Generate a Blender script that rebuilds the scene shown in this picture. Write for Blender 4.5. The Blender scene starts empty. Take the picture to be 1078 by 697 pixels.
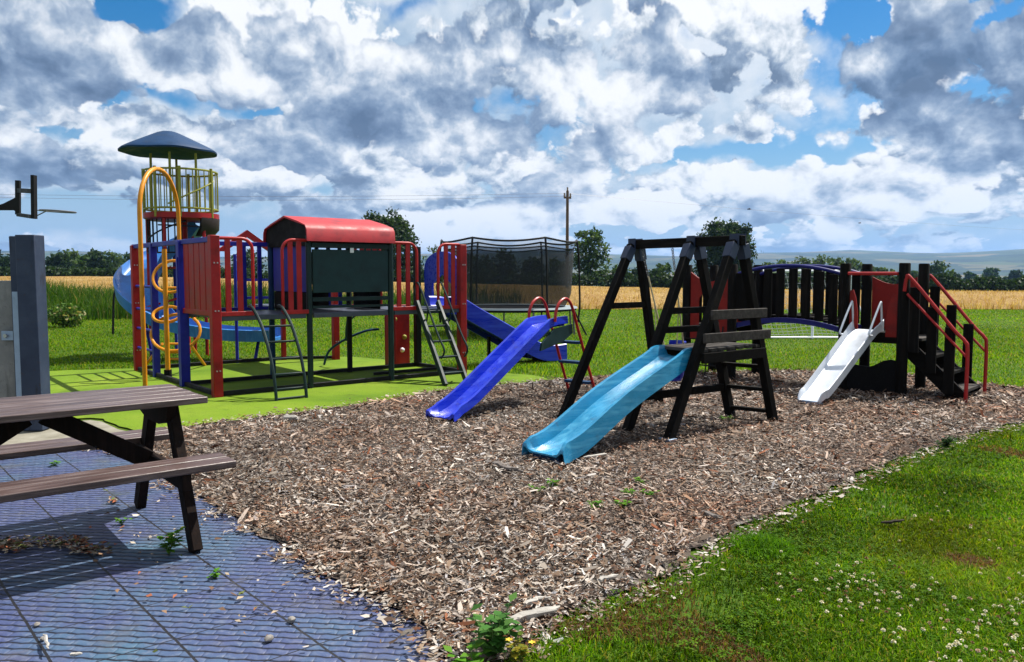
import bpy, bmesh, math, random
import numpy as np
from mathutils import Vector, Matrix, Quaternion

scene = bpy.context.scene
COL = scene.collection
rnd = random.Random(7)
rng = np.random.default_rng(11)
rad = math.radians

# ------------------------------------------------------------------ camera
FPX, IMW, IMH, HOR, CAMH = 850.0, 1078.0, 697.0, 288.0, 1.4
PITCH = math.atan((IMH/2-HOR)/FPX)
cp, sp_ = math.cos(PITCH), math.sin(PITCH)
def ray(u, v):
    x = (u-IMW/2)/FPX; y = -(v-IMH/2)/FPX
    return Vector((x, cp+y*sp_, -sp_+y*cp))
def G(u, v, z=0.0):
    """point of the level plane at height z seen at photo pixel u, v"""
    d = ray(u, v); t = (z-CAMH)/d.z
    return Vector((d.x*t, d.y*t, z))
def P(u, v, Y):
    """point at distance Y (metres ahead) seen at photo pixel u, v"""
    d = ray(u, v); t = Y/d.y
    return Vector((d.x*t, Y, CAMH+d.z*t))

cam_data = bpy.data.cameras.new('camera'); cam = bpy.data.objects.new('camera', cam_data)
COL.objects.link(cam); scene.camera = cam
cam.location = (0, 0, CAMH); cam.rotation_euler = (rad(90)-PITCH, 0, 0)
cam_data.sensor_width = 36; cam_data.lens = 36*FPX/IMW; cam_data.clip_start = .05; cam_data.clip_end = 20000

# ------------------------------------------------------------------ mesh helpers
def V(*a): return Vector(a)
class MB:
    def __init__(s): s.v = []; s.f = []
    def add(s, vs, fs):
        o = len(s.v); s.v.extend(tuple(p) for p in vs); s.f.extend(tuple(i+o for i in f) for f in fs); return s
    def box(s, c, d, R=None):
        c = Vector(c); hx, hy, hz = d[0]/2, d[1]/2, d[2]/2
        pts = [Vector((x, y, z)) for x in (-hx, hx) for y in (-hy, hy) for z in (-hz, hz)]
        if R is not None: pts = [R @ p for p in pts]
        return s.add([c+p for p in pts], [(0,1,3,2),(4,6,7,5),(0,4,5,1),(2,3,7,6),(0,2,6,4),(1,5,7,3)])
    def bar(s, a, b, w, h, up=(0,0,1)):
        a, b, up = Vector(a), Vector(b), Vector(up)
        t = (b-a).normalized(); sd = t.cross(up)
        if sd.length < 1e-4: sd = t.cross(Vector((1,0,0)))
        sd.normalize(); n = sd.cross(t)
        pts = []
        for p in (a, b):
            for x in (-1, 1):
                for y in (-1, 1): pts.append(p+sd*(x*w/2)+n*(y*h/2))
        return s.add(pts, [(0,1,3,2),(4,6,7,5),(0,4,5,1),(2,3,7,6),(0,2,6,4),(1,5,7,3)])
    def tube(s, pts, r, n=8, closed=False):
        pts = [Vector(p) for p in pts]; m = len(pts)
        rs = r if isinstance(r, (list, tuple)) else [r]*m
        tang = []
        for i in range(m):
            if closed: t = pts[(i+1) % m]-pts[i-1]
            else: t = pts[min(i+1, m-1)]-pts[max(i-1, 0)]
            tang.append(t.normalized())
        ref = Vector((0,0,1)) if abs(tang[0].z) < .9 else Vector((1,0,0))
        nrm = (ref-tang[0]*ref.dot(tang[0])).normalized()
        vs, fs = [], []
        for i in range(m):
            nrm = (nrm-tang[i]*nrm.dot(tang[i])).normalized(); bn = tang[i].cross(nrm)
            for k in range(n):
                a = 2*math.pi*k/n
                vs.append(pts[i]+(nrm*math.cos(a)+bn*math.sin(a))*rs[i])
        for i in range(m if closed else m-1):
            j = (i+1) % m
            for k in range(n):
                k2 = (k+1) % n
                fs.append((i*n+k, i*n+k2, j*n+k2, j*n+k))
        if not closed:
            fs.append(tuple(range(n-1, -1, -1))); fs.append(tuple((m-1)*n+k for k in range(n)))
        return s.add(vs, fs)
    def lathe(s, prof, n=24, c=(0,0,0), a0=0, a1=2*math.pi):
        c = Vector(c); full = abs(a1-a0-2*math.pi) < 1e-6; m = n if full else n+1
        vs, fs = [], []
        for (r, z) in prof:
            for k in range(m):
                a = a0+(a1-a0)*k/n
                vs.append(c+Vector((r*math.cos(a), r*math.sin(a), z)))
        for i in range(len(prof)-1):
            for k in range(n):
                k2 = (k+1) % m
                fs.append((i*m+k, i*m+k2, (i+1)*m+k2, (i+1)*m+k))
        return s.add(vs, fs)
    def prism(s, poly, fn, t0, t1):
        """polygon (a, b) extruded from t0 to t1 by fn(a, b, t)"""
        n = len(poly)
        vs = [fn(a, b, t0) for a, b in poly]+[fn(a, b, t1) for a, b in poly]
        fs = [tuple(range(n-1, -1, -1)), tuple(range(n, 2*n))]
        for i in range(n): fs.append((i, (i+1) % n, n+(i+1) % n, n+i))
        return s.add(vs, fs)
    def sweep(s, pts, sides, prof, cap=True):
        pts = [Vector(p) for p in pts]; m = len(pts); n = len(prof)
        vs, fs = [], []
        for i in range(m):
            t = (pts[min(i+1, m-1)]-pts[max(i-1, 0)]).normalized()
            sd = Vector(sides[i] if isinstance(sides, list) else sides).normalized()
            nn = sd.cross(t).normalized()
            if nn.z < 0: nn = -nn
            pr = prof[i] if isinstance(prof[0], list) else prof
            n = len(pr)
            for (a, b) in pr: vs.append(pts[i]+sd*a+nn*b)
        for i in range(m-1):
            for k in range(n):
                k2 = (k+1) % n
                fs.append((i*n+k, i*n+k2, (i+1)*n+k2, (i+1)*n+k))
        if cap:
            fs.append(tuple(range(n-1, -1, -1))); fs.append(tuple((m-1)*n+k for k in range(n)))
        return s.add(vs, fs)
    def build(s, name, mat, parent=None, smooth=True, bevel=0.0, world=False, ang=38):
        vs = s.v
        if world and parent is not None:
            inv = parent_matrix(parent).inverted(); vs = [tuple(inv @ Vector(p)) for p in vs]
        me = bpy.data.meshes.new(name); me.from_pydata(vs, [], s.f)
        bm = bmesh.new(); bm.from_mesh(me); bmesh.ops.recalc_face_normals(bm, faces=bm.faces); bm.to_mesh(me); bm.free()
        me.materials.append(mat)
        o = bpy.data.objects.new(name, me); COL.objects.link(o)
        if parent is not None: o.parent = parent
        if smooth:
            me.polygons.foreach_set('use_smooth', [True]*len(me.polygons)); me.set_sharp_from_angle(angle=rad(ang))
        if bevel > 0:
            b = o.modifiers.new('edge', 'BEVEL'); b.width = bevel; b.segments = 2; b.limit_method = 'ANGLE'; b.angle_limit = rad(40)
        return o
def parent_matrix(o):
    m = Matrix.LocRotScale(o.location, o.rotation_euler, o.scale)
    return parent_matrix(o.parent) @ m if o.parent else m
def tag(o, label=None, cat=None, group=None, kind=None):
    if label: o['label'] = label
    if cat: o['category'] = cat
    if group: o['group'] = group
    if kind: o['kind'] = kind
    return o
def thing(name, label, cat, loc=(0,0,0), rotz=0.0, group=None):
    o = bpy.data.objects.new(name, None); COL.objects.link(o); o.empty_display_size = .1
    o.location = loc; o.rotation_euler = (0, 0, rotz)
    return tag(o, label, cat, group)
def np_mesh(name, verts, nper, mat, colors=None, ntri=None, parent=None, smooth=False):
    """verts (N, k, 3): N separate faces of k corners; colors (N, 3)"""
    N, k, _ = verts.shape
    me = bpy.data.meshes.new(name)
    me.vertices.add(N*k); me.vertices.foreach_set('co', verts.reshape(-1).astype(np.float32))
    me.loops.add(N*k); me.loops.foreach_set('vertex_index', np.arange(N*k, dtype=np.int32))
    me.polygons.add(N); me.polygons.foreach_set('loop_start', np.arange(0, N*k, k, dtype=np.int32))
    me.update(calc_edges=True)
    if colors is not None:
        ca = me.color_attributes.new('tint', 'FLOAT_COLOR', 'POINT')
        c = np.ones((N, k, 4), np.float32); c[:, :, :3] = colors[:, None, :]
        ca.data.foreach_set('color', c.reshape(-1))
    me.materials.append(mat)
    o = bpy.data.objects.new(name, me); COL.objects.link(o)
    if parent is not None: o.parent = parent
    return o
def in_poly(x, y, poly):
    ins = np.zeros(x.shape, bool); n = len(poly)
    for i in range(n):
        x0, y0 = poly[i][0], poly[i][1]; x1, y1 = poly[(i+1) % n][0], poly[(i+1) % n][1]
        if y0 == y1: continue
        c = ((y0 > y) != (y1 > y)) & (x < (x1-x0)*(y-y0)/(y1-y0)+x0)
        ins ^= c
    return ins
def arc(c, r, a0, a1, n, ex, ey):
    c, ex, ey = Vector(c), Vector(ex), Vector(ey)
    return [c+ex*(r*math.cos(rad(a0+(a1-a0)*k/n)))+ey*(r*math.sin(rad(a0+(a1-a0)*k/n))) for k in range(n+1)]
def catmull(pts, n=6):
    pts = [Vector(p) for p in pts]; out = []
    for i in range(len(pts)-1):
        p0, p1, p2, p3 = pts[max(i-1, 0)], pts[i], pts[i+1], pts[min(i+2, len(pts)-1)]
        for k in range(n):
            t = k/n
            out.append(.5*((2*p1)+(p2-p0)*t+(2*p0-5*p1+4*p2-p3)*t*t+(3*p1-p0-3*p2+p3)*t**3))
    out.append(pts[-1]); return out

# ------------------------------------------------------------------ materials
class NT:
    def __init__(s, name):
        s.m = bpy.data.materials.new(name); s.m.use_nodes = True; s.t = s.m.node_tree
        s.b = s.t.nodes['Principled BSDF']; s.o = s.t.nodes['Material Output']
    def n(s, typ, **kw):
        k = s.t.nodes.new(typ)
        for a, b in kw.items(): setattr(k, a, b)
        return k
    def l(s, a, b): s.t.links.new(a, b)
    def coords(s, kind='Object', scale=(1,1,1), rot=(0,0,0)):
        tc = s.n('ShaderNodeTexCoord'); mp = s.n('ShaderNodeMapping'); mp.inputs['Scale'].default_value = scale; mp.inputs['Rotation'].default_value = rot
        s.l(tc.outputs[kind], mp.inputs[0]); return mp.outputs[0]
    def pos(s, scale=(1,1,1), rot=(0,0,0)):
        g = s.n('ShaderNodeNewGeometry'); mp = s.n('ShaderNodeMapping'); mp.inputs['Scale'].default_value = scale; mp.inputs['Rotation'].default_value = rot
        s.l(g.outputs['Position'], mp.inputs[0]); return mp.outputs[0]
    def noise(s, vec, scale, detail=4, rough=.55, dist=0):
        k = s.n('ShaderNodeTexNoise'); k.inputs['Scale'].default_value = scale; k.inputs['Detail'].default_value = detail
        k.inputs['Roughness'].default_value = rough; k.inputs['Distortion'].default_value = dist; s.l(vec, k.inputs['Vector']); return k.outputs[0]
    def ramp(s, fac, stops, interp='LINEAR'):
        k = s.n('ShaderNodeValToRGB'); e = k.color_ramp.elements; k.color_ramp.interpolation = interp
        while len(e) < len(stops): e.new(.5)
        for q, (p, c) in enumerate(stops): e[q].position = p; e[q].color = (*c, 1) if len(c) == 3 else c
        s.l(fac, k.inputs[0]); return k.outputs[0]
    def mix(s, fac, a, b, mode='MIX'):
        k = s.n('ShaderNodeMix', data_type='RGBA', blend_type=mode)
        for i, x in ((0, fac), (6, a), (7, b)):
            if isinstance(x, (int, float)): k.inputs[i].default_value = x
            elif isinstance(x, tuple): k.inputs[i].default_value = (*x, 1) if len(x) == 3 else x
            else: s.l(x, k.inputs[i])
        return k.outputs[2]
    def math(s, op, a, b=0.0):
        k = s.n('ShaderNodeMath', operation=op)
        for i, x in ((0, a), (1, b)):
            if isinstance(x, (int, float)): k.inputs[i].default_value = x
            else: s.l(x, k.inputs[i])
        return k.outputs[0]
    def bump(s, h, strength=.3, dist=.01):
        k = s.n('ShaderNodeBump'); k.inputs['Strength'].default_value = strength; k.inputs['Distance'].default_value = dist
        s.l(h, k.inputs['Height']); s.l(k.outputs[0], s.b.inputs['Normal']); return k
def paint(name, col, rough=.45, metal=0.0, wear=.25, spec=.5, scale=6):
    t = NT(name); c = t.coords(); n1 = t.noise(c, scale, 6, .62); n2 = t.noise(c, scale*7, 3, .6)
    dk = tuple(x*(1-wear) for x in col); lt = tuple(min(1, x*(1+wear*.5)+.012*wear) for x in col)
    base = t.ramp(n1, [(.3, dk), (.5, col), (.72, lt)])
    base = t.mix(t.ramp(n2, [(.6, (0,0,0)), (.74, (.35,.35,.35))]), base, tuple(.55*x+.45*.09 for x in col))
    t.l(base, t.b.inputs['Base Color'])
    t.l(t.ramp(n1, [(.3, (rough*.8,)*3), (.7, (min(1, rough*1.35),)*3)]), t.b.inputs['Roughness'])
    t.b.inputs['Metallic'].default_value = metal; t.b.inputs['Specular IOR Level'].default_value = spec
    t.bump(n2, .12, .002); return t.m
def timber(name, c0, c1, c2, axis=0, scale=1.0, rough=.8, kind='Object', spec=.3):
    t = NT(name); s = [14*scale]*3; s[axis] = 1.2*scale
    c = t.coords(kind, tuple(s)); n1 = t.noise(c, 1.6, 8, .65, .6); n2 = t.noise(c, 9, 4, .6)
    c2n = t.noise(t.coords(kind), 2.2*scale, 5, .6)
    base = t.ramp(n1, [(.28, c0), (.5, c1), (.75, c2)])
    base = t.mix(t.math('MULTIPLY', c2n, .6), base, c0)
    t.l(base, t.b.inputs['Base Color']); t.b.inputs['Roughness'].default_value = rough; t.b.inputs['Specular IOR Level'].default_value = spec
    t.bump(t.math('ADD', n1, t.math('MULTIPLY', n2, .5)), .35, .006); return t.m
def leafy(name, tint=(1,1,1), trans=.4, rough=.6, spec=.2):
    """colour per leaf or blade from the 'tint' attribute, light passing through thin leaves"""
    t = NT(name); a = t.n('ShaderNodeAttribute', attribute_name='tint'); col = t.mix(1.0, a.outputs[0], tint, 'MULTIPLY')
    t.l(col, t.b.inputs['Base Color']); t.b.inputs['Roughness'].default_value = rough; t.b.inputs['Specular IOR Level'].default_value = spec
    tr = t.n('ShaderNodeBsdfTranslucent'); t.l(t.mix(1.0, col, (1.25, 1.2, .55), 'MULTIPLY'), tr.inputs[0])
    mx = t.n('ShaderNodeMixShader'); mx.inputs[0].default_value = trans
    t.l(t.b.outputs[0], mx.inputs[1]); t.l(tr.outputs[0], mx.inputs[2]); t.l(mx.outputs[0], t.o.inputs[0]); return t.m
def plastic(name, col, rough, ax, worn):
    t = NT(name); sc = [7.0, 7.0, 7.0]; sc[ax] = .55
    st = t.noise(t.coords('Object', tuple(sc)), 3.0, 6, .65, .3); n1 = t.noise(t.coords(), 2.2, 6, .6); n2 = t.noise(t.coords(), 34, 4, .65)
    base = t.ramp(n1, [(.3, tuple(x*.72 for x in col)), (.55, col), (.75, tuple(min(1, x*1.35+.006) for x in col))])
    base = t.mix(t.ramp(st, [(.50, (0,0,0)), (.70, (.55,.55,.55))]), base, worn)
    base = t.mix(t.ramp(n2, [(.60, (0,0,0)), (.74, (.45,.45,.45))]), base, tuple(.5*x+.5*.05 for x in col))
    dirt = t.ramp(t.noise(t.coords(), 5.5, 7, .7), [(.60, (0,0,0)), (.72, (.45,.45,.45))])
    base = t.mix(dirt, base, (.05, .045, .04))
    t.l(base, t.b.inputs['Base Color']); t.l(t.ramp(st, [(.4, (rough,)*3), (.7, (rough+.25,)*3)]), t.b.inputs['Roughness'])
    t.bump(t.math('ADD', st, n2), .08, .003); return t.m
M_red = paint('red_paint', (.29, .007, .008), .42, wear=.45, spec=.3, scale=4)
M_redtube = paint('red_tube_paint', (.36, .010, .010), .4, spec=.35)
M_redroof = paint('red_plastic_roof', (.38, .008, .016), .55, wear=.4)
M_blue = paint('royal_blue_paint', (.010, .014, .27), .42, wear=.45, spec=.3, scale=4)
M_blueslide = plastic('blue_plastic', (.004, .022, .46), .25, 0, (.03, .09, .62))
M_cyan = plastic('light_blue_plastic', (.014, .20, .38), .22, 1, (.10, .42, .60))
M_sky = plastic('sky_blue_plastic', (.02, .16, .50), .33, 2, (.08, .28, .60))
M_navy = paint('dark_blue_plastic', (.004, .034, .10), .55, wear=.3, spec=.2)
M_yellow = paint('yellow_paint', (.62, .24, .006), .4, spec=.35)
M_lime = paint('yellow_green_paint', (.24, .24, .03), .45, spec=.3)
M_green = paint('dark_green_paint', (.003, .018, .018), .45, spec=.3)
M_greenpanel = paint('dark_green_board', (.005, .028, .031), .5, wear=.4, spec=.3)
M_black = paint('black_steel', (.004, .004, .005), .6, spec=.25)
M_blackplastic = paint('black_panel', (.003, .003, .0035), .7, spec=.15)
M_brownbarrel = paint('dark_brown_plastic', (.02, .008, .007), .5)
M_deck = paint('grey_deck_plate', (.04, .05, .075), .4)
M_bridgeblue = paint('bridge_blue_paint', (.006, .009, .14), .45, spec=.3)
M_steel = paint('brushed_steel', (.62, .66, .72), .38, metal=.35, wear=.06)
M_galv = paint('galvanised_bracket', (.25, .33, .45), .42, metal=.4)
M_bracket = paint('blue_grey_bracket', (.010, .022, .06), .5)
M_rope = paint('pale_rope', (.35, .30, .18), .8)
M_chain = paint('chain_steel', (.16, .16, .17), .45, metal=.7)
M_white = paint('white_paint', (.75, .77, .8), .45, wear=.15)
M_postpaint = paint('blue_grey_post_paint', (.022, .033, .062), .6, wear=.7, scale=2.2, spec=.3)
def post_mat():
    t = NT('blue_grey_post_paint'); c = t.coords(); n = t.noise(c, 2.4, 7, .65); n2 = t.noise(t.coords('Object', (5, 5, 1.2)), 1.6, 6, .65); n3 = t.noise(c, 30, 4, .65)
    b = t.ramp(n, [(.3, (.013, .022, .048)), (.5, (.024, .037, .070)), (.72, (.045, .062, .10))])
    b = t.mix(t.ramp(n2, [(.58, (0,0,0)), (.68, (.85,.85,.85))]), b, (.012, .010, .014))
    b = t.mix(t.ramp(n3, [(.62, (0,0,0)), (.72, (.6,.6,.6))]), b, (.05, .03, .022))
    t.l(b, t.b.inputs['Base Color']); t.b.inputs['Roughness'].default_value = .6; t.b.inputs['Specular IOR Level'].default_value = .3; t.bump(t.math('ADD', n, n3), .3, .006); return t.m
M_postpaint = post_mat()
M_boltmetal = paint('bolt_metal', (.45, .45, .45), .35, metal=.8)
M_darkwood = timber('dark_stained_timber', (.002, .0017, .0015), (.0045, .0036, .003), (.022, .017, .013), 2, 1.0, .85, spec=.12)
M_darkwoodx = timber('dark_stained_timber_lengthwise', (.002, .0017, .0015), (.0045, .0036, .003), (.022, .017, .013), 0, 1.0, .85, spec=.12)
M_greywood = timber('weathered_grey_timber', (.018, .015, .013), (.05, .042, .037), (.11, .096, .085), 0, 1.0, .85)
M_tablewood = timber('brown_stained_table_timber', (.028, .014, .012), (.10, .064, .059), (.27, .21, .20), 0, 1.2, .40, spec=.5)
M_tableleg = timber('dark_brown_leg_timber', (.004, .002, .0015), (.012, .006, .004), (.035, .017, .011), 2, 1.2, .8, spec=.15)
M_redply = paint('red_plywood_panel', (.22, .010, .007), .55, wear=.35, spec=.25)
M_polewood = timber('pole_timber', (.05, .04, .03), (.10, .08, .06), (.18, .15, .12), 2, .3, .9)
M_bark = timber('tree_bark', (.015, .012, .009), (.035, .027, .02), (.07, .055, .04), 2, .2, .95)
M_leaf = leafy('tree_leaves', trans=.35)
M_blade = leafy('grass_blades', trans=.5, rough=.6, spec=.10)
M_stalk = leafy('cereal_stalks', trans=.5, rough=.7)
M_petal = leafy('clover_petals', trans=.25, rough=.8)
M_chip = leafy('chip_wood', trans=0.0, rough=.85, spec=.25)
M_stone = timber('stone', (.12, .11, .10), (.25, .23, .21), (.42, .40, .37), 1, 1.0, .9)

def concrete_mat():
    t = NT('weathered_concrete'); c = t.coords(); n = t.noise(c, 2.2, 8, .65); n2 = t.noise(c, 40, 3, .6)
    st = t.noise(t.coords('Object', (3, 3, .5)), 3, 5, .6)
    b = t.ramp(n, [(.3, (.10,.105,.105)), (.55, (.18,.185,.18)), (.75, (.28,.28,.265))])
    b = t.mix(t.ramp(st, [(.55, (0,0,0)), (.68, (.75,.75,.75))]), b, (.07,.075,.07))
    b = t.mix(t.ramp(n2, [(.62, (0,0,0)), (.7, (.6,.6,.6))]), b, (.09,.09,.085))
    t.l(b, t.b.inputs['Base Color']); t.b.inputs['Roughness'].default_value = .9; t.bump(t.math('ADD', n2, n), .35, .01); return t.m
M_concrete = concrete_mat()

# ------------------------------------------------------------------ ground
def terrain_z(x, y):
    """level playing field, the crop field falls away behind it, then the valley and the hills"""
    t = np.clip((y-31)/70.0, 0, 1); t = t*t*(3-2*t)*.35+t*.65
    z = t*np.clip(-.52-.022*x, -2.1, .5)
    z = z-np.clip(y-105, 0, 700)*.016
    r = np.sqrt(x*x+y*y)
    h = np.clip((r-1700)/2900, 0, 1); h = h*h*(3-2*h)
    az = np.arctan2(x, np.maximum(y, 1))
    crest = 114+13*np.sin(az*3.1+.7)+9*np.sin(az*9.0+1.2)+5*np.sin(az*23+.3)+3*np.sin(az*47)
    crest = crest+22*np.exp(-((az-.40)/.05)**2)*np.clip((r-4000)/600, 0, 1)-16*np.exp(-((az-.18)/.1)**2)+10*np.exp(-((az+.55)/.1)**2)
    return z+h*crest+np.clip((r-4600)/2000, 0, 1)*20*np.clip(1-(r-4600)/2500, 0, 1)
def grid_mesh(name, xs, ys, zf, mat, dz=0.0):
    X, Y = np.meshgrid(xs, ys); Z = zf(X, Y)+dz
    v = np.stack([X, Y, Z], -1).reshape(-1, 3); nx, ny = len(xs), len(ys)
    i = np.arange(nx-1)[None, :]+np.arange(ny-1)[:, None]*nx
    f = np.stack([i, i+1, i+1+nx, i+nx], -1).reshape(-1, 4)
    me = bpy.data.meshes.new(name); me.from_pydata(v.tolist(), [], f.tolist()); me.materials.append(mat)
    me.polygons.foreach_set('use_smooth', [True]*len(me.polygons))
    o = bpy.data.objects.new(name, me); COL.objects.link(o); return o
def ground_mat():
    t = NT('meadow_and_farmland')
    g = t.n('ShaderNodeNewGeometry'); sx = t.n('ShaderNodeSeparateXYZ'); t.l(g.outputs['Position'], sx.inputs[0])
    p = t.pos()
    n1 = t.noise(p, .35, 6, .6); n2 = t.noise(p, 5.0, 5, .65); n3 = t.noise(p, 45, 3, .6)
    lawn = t.ramp(n1, [(.30, (.030, .075, .004)), (.5, (.055, .110, .006)), (.68, (.095, .14, .010))])
    lawn = t.mix(t.ramp(n2, [(.35, (.65,.65,.65)), (.62, (0,0,0))]), lawn, (.022, .054, .003))
    lawn = t.mix(t.ramp(n3, [(.52, (0,0,0)), (.72, (.55,.55,.55))]), lawn, (.075, .105, .015))
    dry = t.noise(t.pos((1, .25, 1)), .5, 4, .6)
    lawn = t.mix(t.ramp(dry, [(.58, (0,0,0)), (.72, (.55,.55,.55))]), lawn, (.11, .115, .022))
    vo = t.n('ShaderNodeTexVoronoi'); vo.inputs['Scale'].default_value = .0042; vo.inputs['Randomness'].default_value = .9
    wv = t.n('ShaderNodeVectorMath', operation='MULTIPLY'); t.l(g.outputs['Position'], wv.inputs[0]); wv.inputs[1].default_value = (1, .55, 0); t.l(wv.outputs[0], vo.inputs['Vector'])
    sep = t.n('ShaderNodeSeparateColor'); t.l(vo.outputs['Color'], sep.inputs[0])
    fld = t.ramp(sep.outputs[0], [(0, (.022, .042, .012)), (.22, (.05, .07, .018)), (.40, (.13, .105, .045)), (.55, (.03, .05, .014)), (.7, (.09, .085, .035)), (.85, (.05, .065, .02)), (1, (.17, .145, .06))], 'CONSTANT')
    wood = t.noise(p, .006, 6, .6)
    fld = t.mix(t.ramp(wood, [(.50, (0,0,0)), (.54, (1,1,1))]), fld, (.010, .022, .007))
    far = t.n('ShaderNodeMapRange'); t.l(sx.outputs[1], far.inputs[0]); far.inputs[1].default_value = 98; far.inputs[2].default_value = 112
    t.l(t.mix(far.outputs[0], lawn, fld), t.b.inputs['Base Color'])
    t.b.inputs['Roughness'].default_value = .9; t.b.inputs['Specular IOR Level'].default_value = .15
    t.bump(t.math('ADD', n3, n2), .6, .03); return t.m
def axis(lst):
    out = []
    for a, b, s in lst: out += list(np.arange(a, b, s))
    return np.array(out+[lst[-1][1]])
xs = axis([(-6000, -1000, 250), (-1000, -200, 80), (-200, -60, 20), (-60, 60, 3), (60, 200, 20), (200, 1000, 80), (1000, 6000, 250)])
ys = axis([(-60, -6, 9), (-6, 31, 2.5), (31, 125, 4), (125, 400, 25), (400, 1500, 80), (1500, 7500, 150)])
ground = tag(grid_mesh('ground', xs, ys, terrain_z, ground_mat(), -.012), kind='structure')

# areas of the playground, as outlines on the ground
def px_poly(lst): return [(G(u, v).x, G(u, v).y) for u, v in lst]
MAT_EDGE = [(100, 471), (128, 476), (158, 492), (182, 508), (205, 521), (236, 540), (262, 556), (300, 583), (333, 603), (370, 621), (404, 638), (432, 652), (450, 674), (463, 700), (476, 740)]
RIM = [(1200, 418), (1140, 426), (1078, 443), (1010, 461), (960, 479), (905, 499), (870, 516), (835, 530), (800, 548), (768, 562), (735, 580), (690, 607), (640, 632), (600, 650), (560, 672), (535, 690), (500, 740)]
def rough_outline(poly, amp, step=.10, seed=3, lo=None):
    r = random.Random(seed); out = []
    for (x0, y0), (x1, y1) in zip(poly, poly[1:]+poly[:1]):
        L_ = math.hypot(x1-x0, y1-y0); n = max(1, min(60, int(L_/step)))
        for k in range(n):
            t = k/n; a = amp*(.6*math.sin((x0+(x1-x0)*t)*9+(y0+(y1-y0)*t)*7)+r.uniform(-1, 1)); d = max(L_, 1e-6)
            out.append((x0+(x1-x0)*t-(y1-y0)/d*a, y0+(y1-y0)*t+(x1-x0)/d*a))
    return out
mat_poly = px_poly([(-420, 512), (-120, 490), (0, 481)]+[(u+26, v) for u, v in MAT_EDGE]+[(520, 1000), (-500, 1000), (-900, 700)])
turf_px = [(20, 446), (60, 442), (95, 440), (108, 441), (125, 449), (150, 455), (192, 451.5), (240, 445), (300, 437.5), (360, 430), (400, 424), (440, 417), (480, 411), (535, 406), (588, 401), (560, 395), (500, 390.5), (445, 383.5), (404, 378.5), (370, 375.5), (320, 376.5), (262, 380.5), (200, 384.5), (137, 388), (70, 390), (0, 393), (-60, 400), (-60, 446)]
turf_poly = px_poly(turf_px)
chip_poly = px_poly([(192, 450), (240, 443.5), (300, 436), (360, 428.5), (400, 422.5), (440, 415.5), (480, 409.5), (535, 404.5), (588, 399.5), (640, 396), (720, 393), (830, 390), (900, 391.5), (960, 395), (1020, 403), (1078, 409), (1200, 412)]
                    + RIM[:-1] + [(505, 735), (480, 900)] + MAT_EDGE[::-1] + [(118, 461), (150, 457)])
def poly_sheet(name, poly, z, mat, cut=None, jit=0.0):
    bm = bmesh.new(); vs = [bm.verts.new((x, y, z)) for x, y in poly]; bm.faces.new(vs)
    bmesh.ops.triangulate(bm, faces=bm.faces)
    me = bpy.data.meshes.new(name); bm.to_mesh(me); bm.free(); me.materials.append(mat)
    if me.polygons and me.polygons[0].normal.z < 0: me.flip_normals()
    o = bpy.data.objects.new(name, me); COL.objects.link(o); return o

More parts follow.
